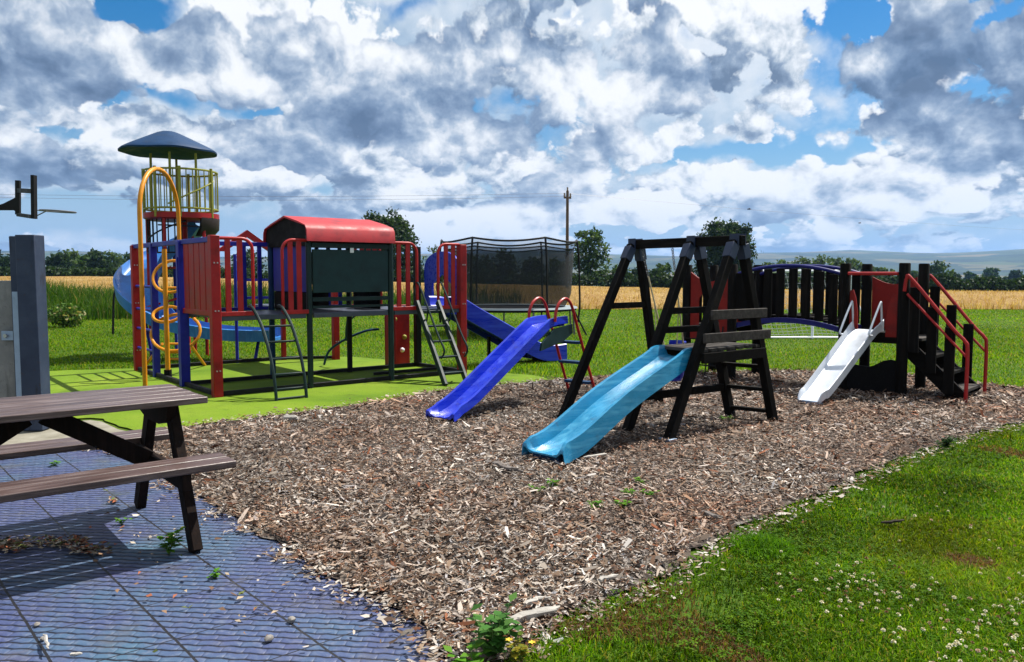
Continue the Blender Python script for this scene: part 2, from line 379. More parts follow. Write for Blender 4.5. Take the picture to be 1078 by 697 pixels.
# rubber safety tiles: ridged surface, seams along the two tile directions
T_AX = math.atan2(.754, .657)
def rubber_mat():
    t = NT('ridged_rubber_tiles')
    g = t.n('ShaderNodeNewGeometry'); sx = t.n('ShaderNodeSeparateXYZ'); t.l(g.outputs['Position'], sx.inputs[0]); x, y = sx.outputs[0], sx.outputs[1]
    ca, sa = .657, -.754                                   # seam direction
    a = t.math('ADD', t.math('MULTIPLY', x, ca), t.math('MULTIPLY', y, sa)); b = t.math('ADD', t.math('MULTIPLY', x, -sa), t.math('MULTIPLY', y, ca))
    def seam(q, period, off, w):
        m = t.math('ABSOLUTE', t.math('SUBTRACT', t.math('FRACT', t.math('ADD', t.math('DIVIDE', q, period), off)), .5))
        return t.math('LESS_THAN', m, w)
    nz = t.noise(t.pos(), 9, 3, .5)
    s1 = seam(t.math('ADD', b, t.math('MULTIPLY', nz, .008)), .40, SEAM_OFF, .013); s2 = seam(t.math('ADD', a, t.math('MULTIPLY', nz, .01)), .40, .3, .008)
    # ribs: short bars in offset rows
    wob = t.noise(t.pos(), 14, 3, .6); wob2 = t.noise(t.pos(), 1.6, 2, .5)
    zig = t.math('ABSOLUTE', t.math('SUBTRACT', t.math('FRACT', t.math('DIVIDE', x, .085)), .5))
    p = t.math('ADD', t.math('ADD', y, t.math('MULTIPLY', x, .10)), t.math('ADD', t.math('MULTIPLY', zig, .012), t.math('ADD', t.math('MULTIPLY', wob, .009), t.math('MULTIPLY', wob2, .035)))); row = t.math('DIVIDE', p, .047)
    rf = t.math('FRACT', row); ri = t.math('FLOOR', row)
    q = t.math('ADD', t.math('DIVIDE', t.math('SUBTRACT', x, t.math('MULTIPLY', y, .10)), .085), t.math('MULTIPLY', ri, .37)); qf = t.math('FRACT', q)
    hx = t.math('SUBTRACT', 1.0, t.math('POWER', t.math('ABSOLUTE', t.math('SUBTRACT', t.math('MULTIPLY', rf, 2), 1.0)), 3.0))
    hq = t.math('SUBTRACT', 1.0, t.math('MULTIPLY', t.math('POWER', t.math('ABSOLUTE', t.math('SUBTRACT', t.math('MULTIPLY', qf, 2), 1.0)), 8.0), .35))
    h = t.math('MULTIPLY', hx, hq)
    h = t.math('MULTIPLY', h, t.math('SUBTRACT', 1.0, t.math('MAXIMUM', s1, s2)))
    n1 = t.noise(t.pos(), .9, 6, .6); n2 = t.noise(t.pos(), 26, 4, .65); n3 = t.noise(t.pos(), 2.3, 5, .6)
    top = t.ramp(n1, [(.3, (.036, .042, .125)), (.5, (.047, .066, .155)), (.7, (.052, .125, .180))])
    top = t.mix(t.ramp(n3, [(.52, (0,0,0)), (.72, (.6,.6,.6))]), top, (.066, .056, .15))
    top = t.mix(t.ramp(n2, [(.5, (0,0,0)), (.75, (.6,.6,.6))]), top, (.155, .17, .23))
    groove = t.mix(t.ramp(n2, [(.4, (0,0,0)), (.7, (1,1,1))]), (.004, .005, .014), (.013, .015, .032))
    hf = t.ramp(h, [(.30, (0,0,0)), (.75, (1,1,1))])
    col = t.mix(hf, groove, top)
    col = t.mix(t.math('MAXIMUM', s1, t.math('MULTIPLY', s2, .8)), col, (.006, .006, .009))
    grit = t.ramp(t.noise(t.pos(), 3.4, 8, .72), [(.54, (0,0,0)), (.70, (.65,.65,.65))]); col = t.mix(grit, col, (.075, .072, .080))
    moss = t.ramp(t.noise(t.pos(), 1.7, 7, .65), [(.62, (0,0,0)), (.74, (.55,.55,.55))])
    col = t.mix(moss, col, (.022, .042, .024))
    t.l(col, t.b.inputs['Base Color']); t.b.inputs['Roughness'].default_value = .55; t.b.inputs['Specular IOR Level'].default_value = .45
    t.bump(t.math('ADD', h, t.math('MULTIPLY', n2, .25)), .8, .012); return t.m
_b0 = G(100, 588); SEAM_OFF = .5-((.754*_b0.x+.657*_b0.y)/.40) % 1.0
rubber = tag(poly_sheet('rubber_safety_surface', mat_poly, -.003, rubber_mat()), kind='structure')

def turf_mat():
    t = NT('faded_artificial_turf'); p = t.pos()
    n1 = t.noise(p, .8, 6, .6); n2 = t.noise(p, 60, 3, .7); n3 = t.noise(t.pos((1.2, .5, 1), (0, 0, .7)), 1.5, 5, .6)
    b = t.ramp(n1, [(.3, (.075, .145, .006)), (.5, (.125, .205, .010)), (.7, (.165, .235, .018))])
    b = t.mix(t.ramp(n3, [(.55, (0,0,0)), (.75, (.6,.6,.6))]), b, (.055, .095, .008))
    b = t.mix(t.ramp(n2, [(.5, (0,0,0)), (.8, (.6,.6,.6))]), b, (.045, .08, .006))
    n4 = t.noise(p, 4.5, 8, .72); b = t.mix(t.ramp(n4, [(.56, (0,0,0)), (.72, (.7,.7,.7))]), b, (.050, .070, .012))
    n5 = t.noise(p, 11, 7, .75); b = t.mix(t.ramp(n5, [(.66, (0,0,0)), (.74, (.8,.8,.8))]), b, (.045, .032, .018))
    t.l(b, t.b.inputs['Base Color']); t.b.inputs['Roughness'].default_value = .9; t.b.inputs['Specular IOR Level'].default_value = .15
    t.bump(n2, .6, .01); return t.m
turf = tag(poly_sheet('artificial_turf_surface', rough_outline(turf_poly, .012, .12, 5), .002, turf_mat()), kind='structure')
def pale_mat():
    t = NT('pale_concrete_path'); n = t.noise(t.pos(), 5, 7, .65); n2 = t.noise(t.pos(), 60, 3, .6)
    t.l(t.mix(t.math('MULTIPLY', n2, .35), t.ramp(n, [(.3, (.14,.13,.095)), (.6, (.25,.235,.19)), (.8, (.32,.305,.26))]), (.16,.14,.10)), t.b.inputs['Base Color'])
    t.b.inputs['Roughness'].default_value = .9; t.bump(n2, .3, .006); return t.m
path = tag(poly_sheet('concrete_path', px_poly([(-700, 560), (-420, 516), (-120, 494), (0, 485), (96, 474), (122, 463), (148, 456.5), (124, 451), (107, 443), (95, 441.5), (-120, 455), (-700, 470)]), -.007, pale_mat()), kind='structure')
def bed_mat():
    t = NT('bark_chip_bed'); p = t.pos(); n = t.noise(p, 28, 6, .7); n2 = t.noise(p, 90, 3, .7); n3 = t.noise(p, 1.1, 5, .6)
    vo = t.n('ShaderNodeTexVoronoi'); vo.inputs['Scale'].default_value = 38; t.l(t.pos((1, .55, 1), (0, 0, .5)), vo.inputs['Vector'])
    sep = t.n('ShaderNodeSeparateColor'); t.l(vo.outputs['Color'], sep.inputs[0])
    b = t.ramp(sep.outputs[0], [(0, (.012, .008, .006)), (.3, (.05, .03, .02)), (.55, (.09, .065, .05)), (.8, (.16, .13, .105)), (1, (.28, .25, .22))])
    b = t.mix(t.ramp(n, [(.38, (.85,.85,.85)), (.55, (0,0,0))]), b, (.007, .0045, .003))
    b = t.mix(t.ramp(n3, [(.45, (0,0,0)), (.7, (.4,.4,.4))]), b, (.055, .026, .016))
    t.l(b, t.b.inputs['Base Color']); t.b.inputs['Roughness'].default_value = .95
    t.bump(t.math('ADD', n, t.math('MULTIPLY', vo.outputs['Distance'], 1.5)), .9, .02); return t.m
bed = tag(poly_sheet('wood_chip_bed', rough_outline(chip_poly, .028), .006, bed_mat()), kind='structure')
# ------------------------------------------------------------------ big multi-coloured play frame
A0 = G(229, 418); ROT = math.atan2(.634, .773); C = 1.14
pf = thing('play_frame', 'large multi coloured climbing frame with red roof, green panel and long blue slide', 'climbing frame', A0, ROT)
def post(x, y, h, mat, w=.095, round_=False, z0=0.0):
    m = MB()
    if round_: m.tube([(x, y, z0), (x, y, z0+h)], w/2, 12)
    else: m.box((x, y, z0+h/2), (w, w, h))
    p = m.build('post', mat, pf, bevel=0 if round_ else .008)
    if mat is M_red:
        for z in (.30, .98, 1.52):
            for dx in (-.018, .018): b = MB(); b.tube([(x+dx, y-w/2-.012, z), (x+dx, y-w/2+.01, z)], .009, 6); b.build('bolt', M_boltmetal, p)
    return p
DZ = .925
post(0, 0, 1.83, M_red, .105); post(C, 0, 1.86, M_green, .07, True); post(2*C, 0, 1.86, M_green, .075, True); post(3*C, 0, 1.80, M_red, .105)
post(0, C, 1.80, M_blue, .11); post(C, C, 1.80, M_navy, .075, True); post(2*C, C, 1.80, M_black, .075, True); post(3*C, C, 1.80, M_black, .09)
post(0, 2.05*C, 1.80, M_blue, .085); post(0, 2.85*C, 1.80, M_red, .10)
post(1.28*C, 2.87*C, 1.70, M_blue, .05, True); post(1.95*C, 2.87*C, 1.75, M_red, .07); post(2.55*C, 2.45*C, 1.75, M_red, .10)
# ground frame
m = MB()
def rail(a, b, z=.035, w=.05): m.bar((a[0], a[1], z), (b[0], b[1], z), w, w)
rail((.06, 0), (3*C-.06, 0)); rail((.06, C), (3*C-.05, C)); rail((0, .06), (0, 2.85*C-.06)); rail((3*C, .06), (3*C, C-.05)); rail((0.05, 2.87*C), (1.95*C-.04, 2.87*C))
rail((2*C+.05, .55), (3*C-.06, .55), .03, .04); rail((1.98*C, 2.85*C), (2.55*C, 2.5*C))
m.build('ground_frame', M_black, pf, bevel=.006)
# decks
for k in range(3):
    d = MB(); d.box((k*C+C/2, C/2, DZ-.02), (C-.10, C-.05, .035))
    d.bar((k*C+.05, .005, DZ-.035), (k*C+C-.05, .005, DZ-.035), .04, .06); d.bar((k*C+.05, C, DZ-.035), (k*C+C-.05, C, DZ-.035), .04, .06)
    d.build('deck', M_deck, pf, bevel=.004)
d = MB(); d.box((1.75*C, 2.0*C, DZ-.02), (.62*C, 1.6*C, .035)); d.build('deck', M_deck, pf, bevel=.004)
# red guard panels: bottom rail, flat slats and a bent top tube
def guard(x0, x1, y, slats, mat, open_right, z1=1.80, half=False):
    mm = MB(); r = .13; z0 = DZ+.015
    mm.bar((x0, y, z0), (x1, y, z0), .035, .05)
    if open_right:
        pts = [V(x0, y, z1)]+arc((x1-r, y, z1-r), r, 90, 0, 6, (1,0,0), (0,0,1))+[V(x1, y, z0)]
    else:
        pts = [V(x1, y, z1)]+arc((x0+r, y, z1-r), r, 90, 180, 6, (1,0,0), (0,0,1))+[V(x0, y, z0)]
    mm.tube(pts, .02, 8)
    for sx in slats: mm.box((sx, y, (z0+z1)/2), (.062, .022, z1-z0-.02))
    return mm.build('guard_panel', mat, pf, bevel=.004)
guard(.055, .44, -.01, (.15, .29), M_redtube, True)
guard(.80, C-.02, -.01, (.90, 1.01), M_redtube, False)
guard(2*C+.02, 2*C+.40, -.01, (2*C+.12, 2*C+.26), M_redtube, True)
guard(3*C-.40, 3*C-.05, -.01, (3*C-.27, 3*C-.15), M_redtube, False)
guard(2*C+.04, 2*C+.52, C, (2*C+.10, 2*C+.21, 2*C+.32, 2*C+.42), M_red, True)
# boarded red side
m = MB()
for k in range(5): m.box((0, .16+k*.195, (DZ+1.80)/2+.01), (.028, .172, .85))
m.bar((0, .05, DZ+.02), (0, C-.05, DZ+.02), .04, .06)
m.build('boarded_side_panel', M_red, pf, bevel=.004)
# blue barred rails at the back and over the side
def barred(x0, x1, y, n, name='barred_rail'):
    mm = MB(); mm.bar((x0, y, 1.78), (x1, y, 1.78), .05, .055); mm.bar((x0, y, DZ+.02), (x1, y, DZ+.02), .04, .04)
    for k in range(n): mm.box((x0+(x1-x0)*(k+.5)/n, y, (DZ+1.78)/2), (.055, .025, .84))
    return mm.build(name, M_blue, pf, bevel=.004)
barred(.06, C-.05, C, 5); barred(C+.05, 2*C-.05, C, 6)
for z in (1.30, 1.02): mm = MB(); mm.bar((1.31*C, 2.87*C, z), (1.92*C, 2.87*C, z), .04, .04); mm.build('back_rail', M_blue, pf)
# climbing frame on the short side: top rail and rungs
m = MB(); m.bar((0, .02, 1.785), (0, 2.85*C+.05, 1.785), .055, .06); m.build('top_rail', M_blue, pf, bevel=.006)
for z in (1.22, .90, .62, .34):
    r = MB(); r.tube([(0, 2.05*C+.03, z), (0, 2.85*C-.04, z)], .019, 8); r.build('rung', M_blue, pf)
m = MB(); m.bar((0, C-.02, 1.60), (0, C-.02, .95), .05, .14); m.build('side_brace', M_blue, pf)
# tunnel house: boards, gable and roof over the middle bay
m = MB(); m.box((1.5*C, -.005, 1.43), (C-.09, .03, .53)); m.build('green_panel', M_greenpanel, pf, bevel=.004)
for z, h in ((1.745, .06), (1.085, .05), (.99, .03)):
    m = MB(); m.bar((C+.035, -.006, z), (2*C-.035, -.006, z), .03, h); m.build('panel_rail', M_green, pf)
m = MB(); m.box((1.5*C, C-.06, 1.47), (C-.10, .02, .44)); m.build('inner_board', M_blackplastic, pf)
m = MB(); m.box((1.36*C, C-.07, 1.05), (.66*C, .02, .25)); m.build('inner_board', M_blackplastic, pf)
m = MB(); m.box((C+.02, .58, 1.47), (.03, .98, .60)); m.build('blue_end_panel', M_blue, pf, bevel=.004)
m = MB(); m.box((C+.024, .58, 1.05), (.024, .98, .22)); m.build('crawl_panel', M_blackplastic, pf)
m = MB(); m.box((2*C-.02, .60, 1.10), (.024, .70, .34)); m.build('crawl_panel', M_blackplastic, pf)
def roof_prof(o):
    return [(-.10+o, 1.79), (-.085+o, 1.93), (-.045+o*.8, 1.985-o*.3), (.16, 2.04-o), (C/2, 2.125-o), (C-.16, 2.04-o), (C+.045-o*.8, 1.985-o*.3), (C+.085-o, 1.93), (C+.10-o, 1.79)]
m = MB(); pr = roof_prof(0)+roof_prof(.022)[::-1]
m.prism(pr, lambda a, b, t: V(t, a, b), C-.06, 2*C+.02)
roof = m.build('roof', M_redroof, pf, ang=50)
m = MB(); gp = [(a, b) for a, b in roof_prof(.026)]+[(C-.05, 1.74), (.05, 1.74)]
m.prism(gp, lambda a, b, t: V(t, a, b), C-.03, C+.0); m.build('gable', M_blackplastic, roof)
m = MB(); m.prism(gp, lambda a, b, t: V(t, a, b), 2*C-.045, 2*C-.02); m.build('gable', M_blackplastic, roof)
m = MB(); m.box((1.5*C+.0, -.03, 1.69), (.05, .006, .06)); m.build('safety_sticker', M_white, pf)
# small red gable over the back opening
m = MB(); y = 2.90*C; xa, xb = 1.10*C, 1.84*C; xm = (xa+xb)/2
m.prism([(xa-.08, 1.74), (xm, 2.08), (xb+.08, 1.74), (xb-.06, 1.74), (xm, 1.97), (xa+.06, 1.74)], lambda a, b, t: V(a, t, b), y-.02, y+.03)
m.build('back_gable', M_red, pf)
# arched ladder
def arched_ladder():
    L_ = MB(); xa, xb = .40, .755
    path = catmull([(0, .02, 1.02), (0, -.10, .99), (0, -.34, .80), (0, -.55, .50), (0, -.66, .22), (0, -.70, .0)], 6)
    for x in (xa, xb): L_.tube([V(x, p.y, p.z) for p in path], .019, 8)
    L_.tube([(xa, -.70, .02), (xb, -.70, .02)], .012, 6)
    lad = L_.build('arched_ladder', M_green, pf)
    for z in (.80, .63, .45, .28, .12):
        p = min(path, key=lambda q: abs(q.z-z)); r = MB()
        r.box(((xa+xb)/2, p.y+.02, z), (xb-xa, .055, .022)); r.build('rung', M_green, lad, bevel=.004)
arched_ladder()
# straight ladder with hand loops
def step_ladder():
    xa, xb = 2*C+.40, 2*C+.735; top = V(0, .0, 1.02); bot = V(0, -.90, 0)
    s = MB()
    for x in (xa, xb): s.bar((x-.16, bot.y, bot.z), (x, top.y, top.z), .042, .085, (0, 0, 1))
    lad = s.build('step_ladder', M_green, pf, bevel=.006)
    for k in range(5):
        t = (k+.75)/5.4; p = bot.lerp(top, t); r = MB(); r.box(((xa+xb)/2-.16*(1-t), p.y, p.z), (xb-xa-.03, .085, .025)); r.build('rung', M_green, lad, bevel=.004)
    for x in (xa-.005, xb+.03):
        h = MB(); pts = catmull([(x, -.02, .98), (x, .06, 1.22), (x, -.02, 1.28), (x, -.12, 1.18), (x, -.50, .62), (x, -.63, .46), (x, -.64, .38), (x, -.58, .31)], 5)
        h.tube(pts, .013, 8); h.tube([(x, -.28, .92), (x, -.24, .76)], .012, 6); h.build('handrail', M_green, lad)
step_ladder()
# red climbing wall under the deck with a hand hold
m = MB(); m.box((2.93*C-.02, C+.42, .46), (.42, .05, .92)); m.box((2.93*C-.21, C+.30, .46), (.04, .26, .92))
cw = m.build('climbing_wall', M_red, pf, bevel=.006)
for (x, z) in ((2.93*C+.09, .42), (2.93*C-.08, .70), (2.93*C+.05, .22)):
    h = MB(); h.lathe([(.0, .04), (.02, .036), (.034, .018), (.04, 0)], 9); hv = [V(x+p[0], C+.392-p[2], z+p[1]) for p in h.v]; h.v = hv
    h.build('climbing_hold', M_lime if z > .3 else M_white, cw)
# bent climbing tubes under the middle bay
m = MB(); m.tube(catmull([(2.05*C, C+.06, .90), (2.12*C, C+.28, .80), (2.2*C, C+.52, .56), (2.24*C, C+.62, .40)], 6), .018, 8)
m.tube(catmull([(2.06*C, C+.95, .02), (2.10*C, C+.85, .24), (2.24*C, C+.62, .42), (2.45*C, C+.45, .54), (2.62*C, C+.40, .56)], 6), .018, 8)
m.tube([(2.22*C, C+.06, .88), (2.10*C, C+.22, .72)], .012, 6)
m.build('arched_climber', M_navy, pf)
# long blue slide
def chute_prof(w, h, skirt, t=.022):
    a = w/2
    return [(-a-t, h), (-a-t, -skirt), (-a, -skirt), (-a, -.03), (a, -.03), (a, -skirt), (a+t, -skirt), (a+t, h), (a+t*.3, h+.012), (a-t, h-.01), (a-t*1.5, .03), (a-.06, 0), (-a+.06, 0), (-a+t*1.5, .03), (-a+t, h-.01), (-a-t*.3, h+.012)]
sl = catmull([(3*C-.02, .57, .93), (3*C+.22, .57, .91), (3*C+.50, .57, .77), (3*C+1.2, .57, .43), (3*C+1.70, .57, .19), (3*C+1.98, .57, .125), (3*C+2.32, .57, .13)], 6)
m = MB(); m.sweep(sl, V(0, 1, 0), chute_prof(.46, .13, .11)); slide = m.build('slide', M_blueslide, pf, ang=45)
m = MB()
hood = [(.12, DZ+.01), (.12, 1.48)]+[(.57+.45*math.cos(rad(a)), 1.48+.24*math.sin(rad(a))) for a in range(168, 10, -12)]+[(1.02, 1.48), (1.02, DZ+.01), (.82, DZ+.01), (.82, 1.25), (.57, 1.40), (.32, 1.25), (.32, DZ+.01)]
m.prism(hood, lambda a, b, t: V(t, a, b), 3*C+.05, 3*C+.085); m.build('slide_hood', M_blueslide, slide)
m = MB(); m.bar((3*C+1.95, .57, 0.0), (3*C+1.95, .57, .10), .30, .06, (1, 0, 0)); m.build('slide_support', M_black, slide)
for yy in (.40, .74): m = MB(); m.bar((3*C+1.05, yy, 0), (3*C+1.05, yy, .42), .04, .04, (1,0,0)); m.build('slide_support', M_black, slide)
# yellow fire pole arch, pole and corkscrew climber
fa, fb = V(-4.54, 9.92, 0), V(-4.55, 11.1, 0); dv = (fb-fa).normalized(); sp = (fb-fa).length
m = MB(); pts = [fa]+[fa+V(0, 0, z) for z in (.6, 1.2, 1.7, 2.12)]+arc(fa+dv*(sp/2)+V(0, 0, 2.15), sp/2, 180, 0, 16, tuple(dv), (0,0,1))+[fb+V(0, 0, z) for z in (2.1, 1.4, .7, 0)]
m.tube(pts, .028, 10); m.build('fire_pole', M_yellow, pf, world=True)
m = MB(); q = G(177, 399.5); m.tube([q, q+V(0, 0, 1.72)], .032, 10); yp = m.build('yellow_pole', M_yellow, pf, world=True)
m = MB(); m.tube([q, q+V(0, 0, .13)], .05, 10); m.build('pole_foot', M_blackplastic, yp, world=True)
def ring(u, v, Y, rx, rz, tilt, a0=0, a1=360):
    c = P(u, v, Y); pts = []
    for k in range(25):
        a = rad(a0+(a1-a0)*k/24); pts.append(c+V(rx*math.cos(a), rz*math.sin(a)*tilt, rz*math.sin(a)))
    return pts
m = MB()
m.tube(ring(181, 291, 10.75, .25, .21, .45), .021, 8, True)
m.tube(ring(176, 331, 10.8, .19, .10, .9), .021, 8, True)
m.tube(ring(185, 350, 10.9, .33, .24, .5, 60, 410), .021, 8)
m.tube(catmull([P(200, 362, 11.2), P(206, 371, 11.6), G(216, 385)], 5), .021, 8); m.tube(catmull([P(171, 362, 11.2), P(163, 372, 11.5), G(149.5, 389)], 5), .021, 8)
for v in (303, 362, 371, 378): m.tube([P(174, v, 11.05), P(195, v, 11.15)], .016, 6)
m.build('corkscrew_climber', M_yellow, pf, world=True)

# ------------------------------------------------------------------ spiral slide tower behind the frame
TC = P(196, 383, 14.0); TC.z = 0
tw = thing('slide_tower', 'tall round tower with blue cone canopy, yellow green railing and light blue spiral slide', 'slide tower', TC)
def tz(v): return CAMH+(HOR-v)/FPX*14.0
ZP = 2.39
m = MB(); m.tube([(0, 0, 0), (0, 0, ZP-.02)], .085, 14); m.build('centre_column', M_red, tw)
m = MB(); m.lathe([(0, ZP), (.57, ZP), (.59, ZP+.03), (.61, ZP+.03), (.61, ZP-.06), (.55, ZP-.09), (0, ZP-.05)], 28); m.build('platform', M_red, tw)
for a in (200, 262, 330, 95):
    m = MB(); x, y = .55*math.cos(rad(a)), .55*math.sin(rad(a)); m.tube([(x, y, 0), (x, y, ZP-.05)], .03, 8); m.build('leg', M_red, tw)
rl = MB(); rl.tube([(.59*math.cos(rad(a)), .59*math.sin(rad(a)), ZP+.74) for a in range(0, 360, 12)], .017, 6, True); railing = rl.build('railing', M_lime, tw)
rl = MB(); rl.tube([(.59*math.cos(rad(a)), .59*math.sin(rad(a)), ZP+.10) for a in range(0, 360, 12)], .017, 6, True); rl.build('lower_rail', M_lime, railing)
for a in range(0, 360, 10):
    m = MB(); x, y = .59*math.cos(rad(a)), .59*math.sin(rad(a)); m.tube([(x, y, ZP+.10), (x, y, ZP+.74)], .0095, 5); m.build('bar', M_lime, railing)
for a in (196, 250, 290, 100, 345):
    m = MB(); x, y = .595*math.cos(rad(a)), .595*math.sin(rad(a)); m.tube([(x, y, ZP-.05), (x, y, ZP+.78)], .026, 8); m.build('railing_post', M_lime, tw)
rc = tz(172)
for a in (218, 272, 322, 120):
    m = MB(); x, y = .48*math.cos(rad(a)), .48*math.sin(rad(a)); m.tube([(x, y, ZP), (x, y, rc+.1)], .022, 8); m.build('canopy_pole', M_lime, tw)
m = MB(); zt, ze = tz(140.5), tz(160)
prof = [(0.02, zt-.01), (.12, zt-.015), (.2, zt-.04), (.45, zt-.15), (.72, ze+.05), (.82, ze+.0), (.855, ze-.03), (.85, ze-.055), (.80, ze-.06), (.5, ze-.0), (.02, ze+.05)]
m.lathe(prof, 36)
m.v = [(p[0]*.92-.20, p[1]*.92, p[2]+((.012)*math.cos(6*math.atan2(p[1], p[0])) if (p[0]**2+p[1]**2) > .1 else 0)*min(1, (p[0]**2+p[1]**2))) for p in m.v]
m.build('canopy', M_navy, tw)
# lower cage with cross bars, dark slide mouth
m = MB()
for a in range(170, 300, 11):
    x, y = .55*math.cos(rad(a)), .55*math.sin(rad(a)); m.tube([(x, y, 1.75), (x, y, ZP-.06)], .011, 5)
m.tube([(.55*math.cos(rad(a)), .55*math.sin(rad(a)), 1.75) for a in range(170, 304, 8)], .014, 6)
m.tube([(.55*math.cos(rad(a)), .55*math.sin(rad(a)), 1.80+(a-170)/134*.5) for a in range(170, 304, 8)], .014, 6)
m.tube([(.55*math.cos(rad(a)), .55*math.sin(rad(a)), ZP-.2-(a-300)/60*.02) for a in range(250, 340, 8)], .012, 6)
m.build('lower_cage', M_black, tw)
m = MB(); m.lathe([(.61, ZP-.05), (.60, ZP-.24), (.50, ZP-.36), (.40, ZP-.36), (.54, ZP-.22), (.57, ZP-.05)], 14, (0,0,0), rad(-38), rad(42)); m.build('slide_mouth', M_brownbarrel, tw)
m = MB(); m.tube([(.60*math.cos(rad(a)), .60*math.sin(rad(a)), ZP+.15+(a-270)/80*.42) for a in range(272, 352, 6)], .014, 6); m.build('hand_bar', M_lime, tw)
# helix chute
pts, sides = [], []
for k in range(0, 61):
    a = rad(80+k*3.11); z = 2.25-(2.25-.58)*k/60
    R_ = .74; pts.append(V(R_*math.cos(a), R_*math.sin(a), z)); sides.append(V(math.cos(a), math.sin(a), .0))
e = pts[-1]; tdir = (pts[-1]-pts[-2]); tdir.z = 0; tdir.normalize(); sd = sides[-1]
for k, (d, z) in enumerate(((.25, .51), (.55, .44), (.9, .39), (1.25, .365), (1.6, .355), (1.9, .36))): pts.append(V(e.x+tdir.x*d, e.y+tdir.y*d, z)); sides.append(sd)
m = MB(); m.sweep(pts, sides, [(.33, .15), (.36, .14), (.33, -.04), (-.30, -.05), (-.33, .14), (-.30, .15), (-.285, .03), (-.24, 0), (.24, 0), (.30, .04)])
chute = m.build('spiral_chute', M_sky, tw, ang=50)
for (k, lean) in ((14, .05), (34, .12), (48, -.15), (63, .12), (65, .18)):
    p = pts[k]; s_ = sides[k]; m = MB(); m.tube([p+V(0, 0, -.03), V(p.x+s_.x*lean, p.y+s_.y*lean, 0)], .028, 8); m.build('chute_leg', M_blue, tw)
for k, z in ((26, 1.5), (8, 1.9), (50, 1.0)): m = MB(); m.tube([(.0, 0, z), (pts[k].x, pts[k].y, pts[k].z-.03)], .02, 6); m.build('chute_brace', M_red, tw)
# ------------------------------------------------------------------ picnic table
PC = V(-1.92, 4.385, 0)-V(.775, .632, 0)*.605
pt = thing('picnic_table', 'dark brown wooden picnic table with two plank benches on blue rubber tiles', 'picnic table', PC, math.atan2(.632, .775))
HL = .605+.144
m = MB()
for k in range(5): m.box((0, -.262+k*.131, .735), (2*HL-(.008 if k % 2 else 0), .1235, .034))
m.build('tabletop', M_tablewood, pt, bevel=.005)
for s in (-1, 1):
    m = MB()
    for k in range(2): m.box((.02 if s < 0 else 0, s*(.402+.133*k), .435), (2*HL+.05, .119, .036))
    m.build('bench_seat', M_tablewood, pt, bevel=.005)
for e in (-1, 1):
    x = .605*e
    for s in (-1, 1):
        m = MB(); m.bar((x, s*.515, 0), (x, s*.165, .715), .05, .085, (0, 1, 0)); m.build('leg', M_tableleg, pt, bevel=.004)
    m = MB(); m.bar((x-.052*e, -.575, .375), (x-.052*e, .575, .375), .045, .085); m.build('bench_support', M_tableleg, pt, bevel=.004)
    m = MB(); m.prism([(-.30, .716), (.30, .716), (.24, .63), (.12, .60), (-.12, .60), (-.24, .63)], lambda a, b, t: V(t, a, b), x-.03*e-.022, x-.03*e+.022); m.build('top_support', M_tableleg, pt)
    m = MB(); m.bar((x-.08*e, 0, .39), (.04*e, 0, .69), .05, .095, (0, 0, 1)); m.build('brace', M_tableleg, pt, bevel=.004)

# ------------------------------------------------------------------ wooden swing set with light blue slide
LN, MN, RN = G(591, 441.5), G(659, 456), G(703, 465)
LF, MF, RF = G(694, 424), G(769.5, 439), G(814, 443.5)
BZ = 1.70
LA, RA = V(1.28, 8.42, BZ), V(2.05, 7.37, BZ); MA = LA.lerp(RA, .608)
bdir = (RA-LA).normalized(); cdir = V(-bdir.y, bdir.x, 0)
if cdir.y < 0: cdir = -cdir
SC = V(1.7, 7.9, 0)
ss = thing('swing_set', 'black timber swing frame with ladder tower, grey boards and light blue slide', 'swing set', SC, math.atan2(bdir.y, bdir.x))
def W(mb, name, mat, root=ss, **k): return mb.build(name, mat, root, world=True, **k)
m = MB(); m.bar(LA-bdir*.05, RA+bdir*.06, .07, .09); W(m, 'top_beam', M_darkwoodx, bevel=.006)
legs = {}
for key, near, far, apex in (('L', LN, LF, LA), ('M', MN, MF, MA), ('R', RN, RF, RA)):
    for nm, foot, s in (('n', near, -1), ('f', far, 1)):
        top = apex+cdir*(.055*s)+V(0, 0, -.01); m = MB(); m.bar(foot+V(0, 0, -.01), top, .075, .075, tuple(cdir)); W(m, 'leg', M_darkwood, bevel=.006)
        legs[key+nm] = (foot, top)
        b = MB(); p = top.lerp(foot, .09); b.bar(top.lerp(foot, .015), p, .088, .09, tuple(cdir)); W(b, 'bracket', M_bracket, bevel=.004)
        b = MB(); b.bar(apex+cdir*(.05*s)+V(0,0,-.06), apex+cdir*(.05*s)+V(0,0,.06), .10, .012, tuple(cdir)); W(b, 'bracket_plate', M_bracket)
    for z in ((1.08,) if key == 'L' else ((1.06, .885) if key == 'M' else ())):
        (a, b), (c, d) = legs[key+'n'], legs[key+'f']
        m = MB(); m.bar(a.lerp(b, z/BZ)-cdir*.03, c.lerp(d, z/BZ)+cdir*.03, .04, .06); W(m, 'cross_rail', M_darkwoodx, bevel=.004)
def on(k, z):
    a, b = legs[k]; return a.lerp(b, z/BZ)
for z in (1.045, .845):
    m = MB(); a, b = on('Rn', z), on('Rf', z); d = (b-a).normalized()
    m.bar(a+bdir*.058-cdir*.04, b+bdir*.058+cdir*.10, .03, .085); W(m, 'guard_board', M_greywood, bevel=.005)
PZ = .735
a, b, c, d = on('Mn', PZ), on('Rn', PZ), on('Rf', PZ), on('Mf', PZ)
m = MB()
for k in range(7):
    t = (k+.5)/7; m.bar(a.lerp(d, t)-bdir*.02, b.lerp(c, t)+bdir*.03, .088, .028)
W(m, 'platform', M_greywood, bevel=.004)
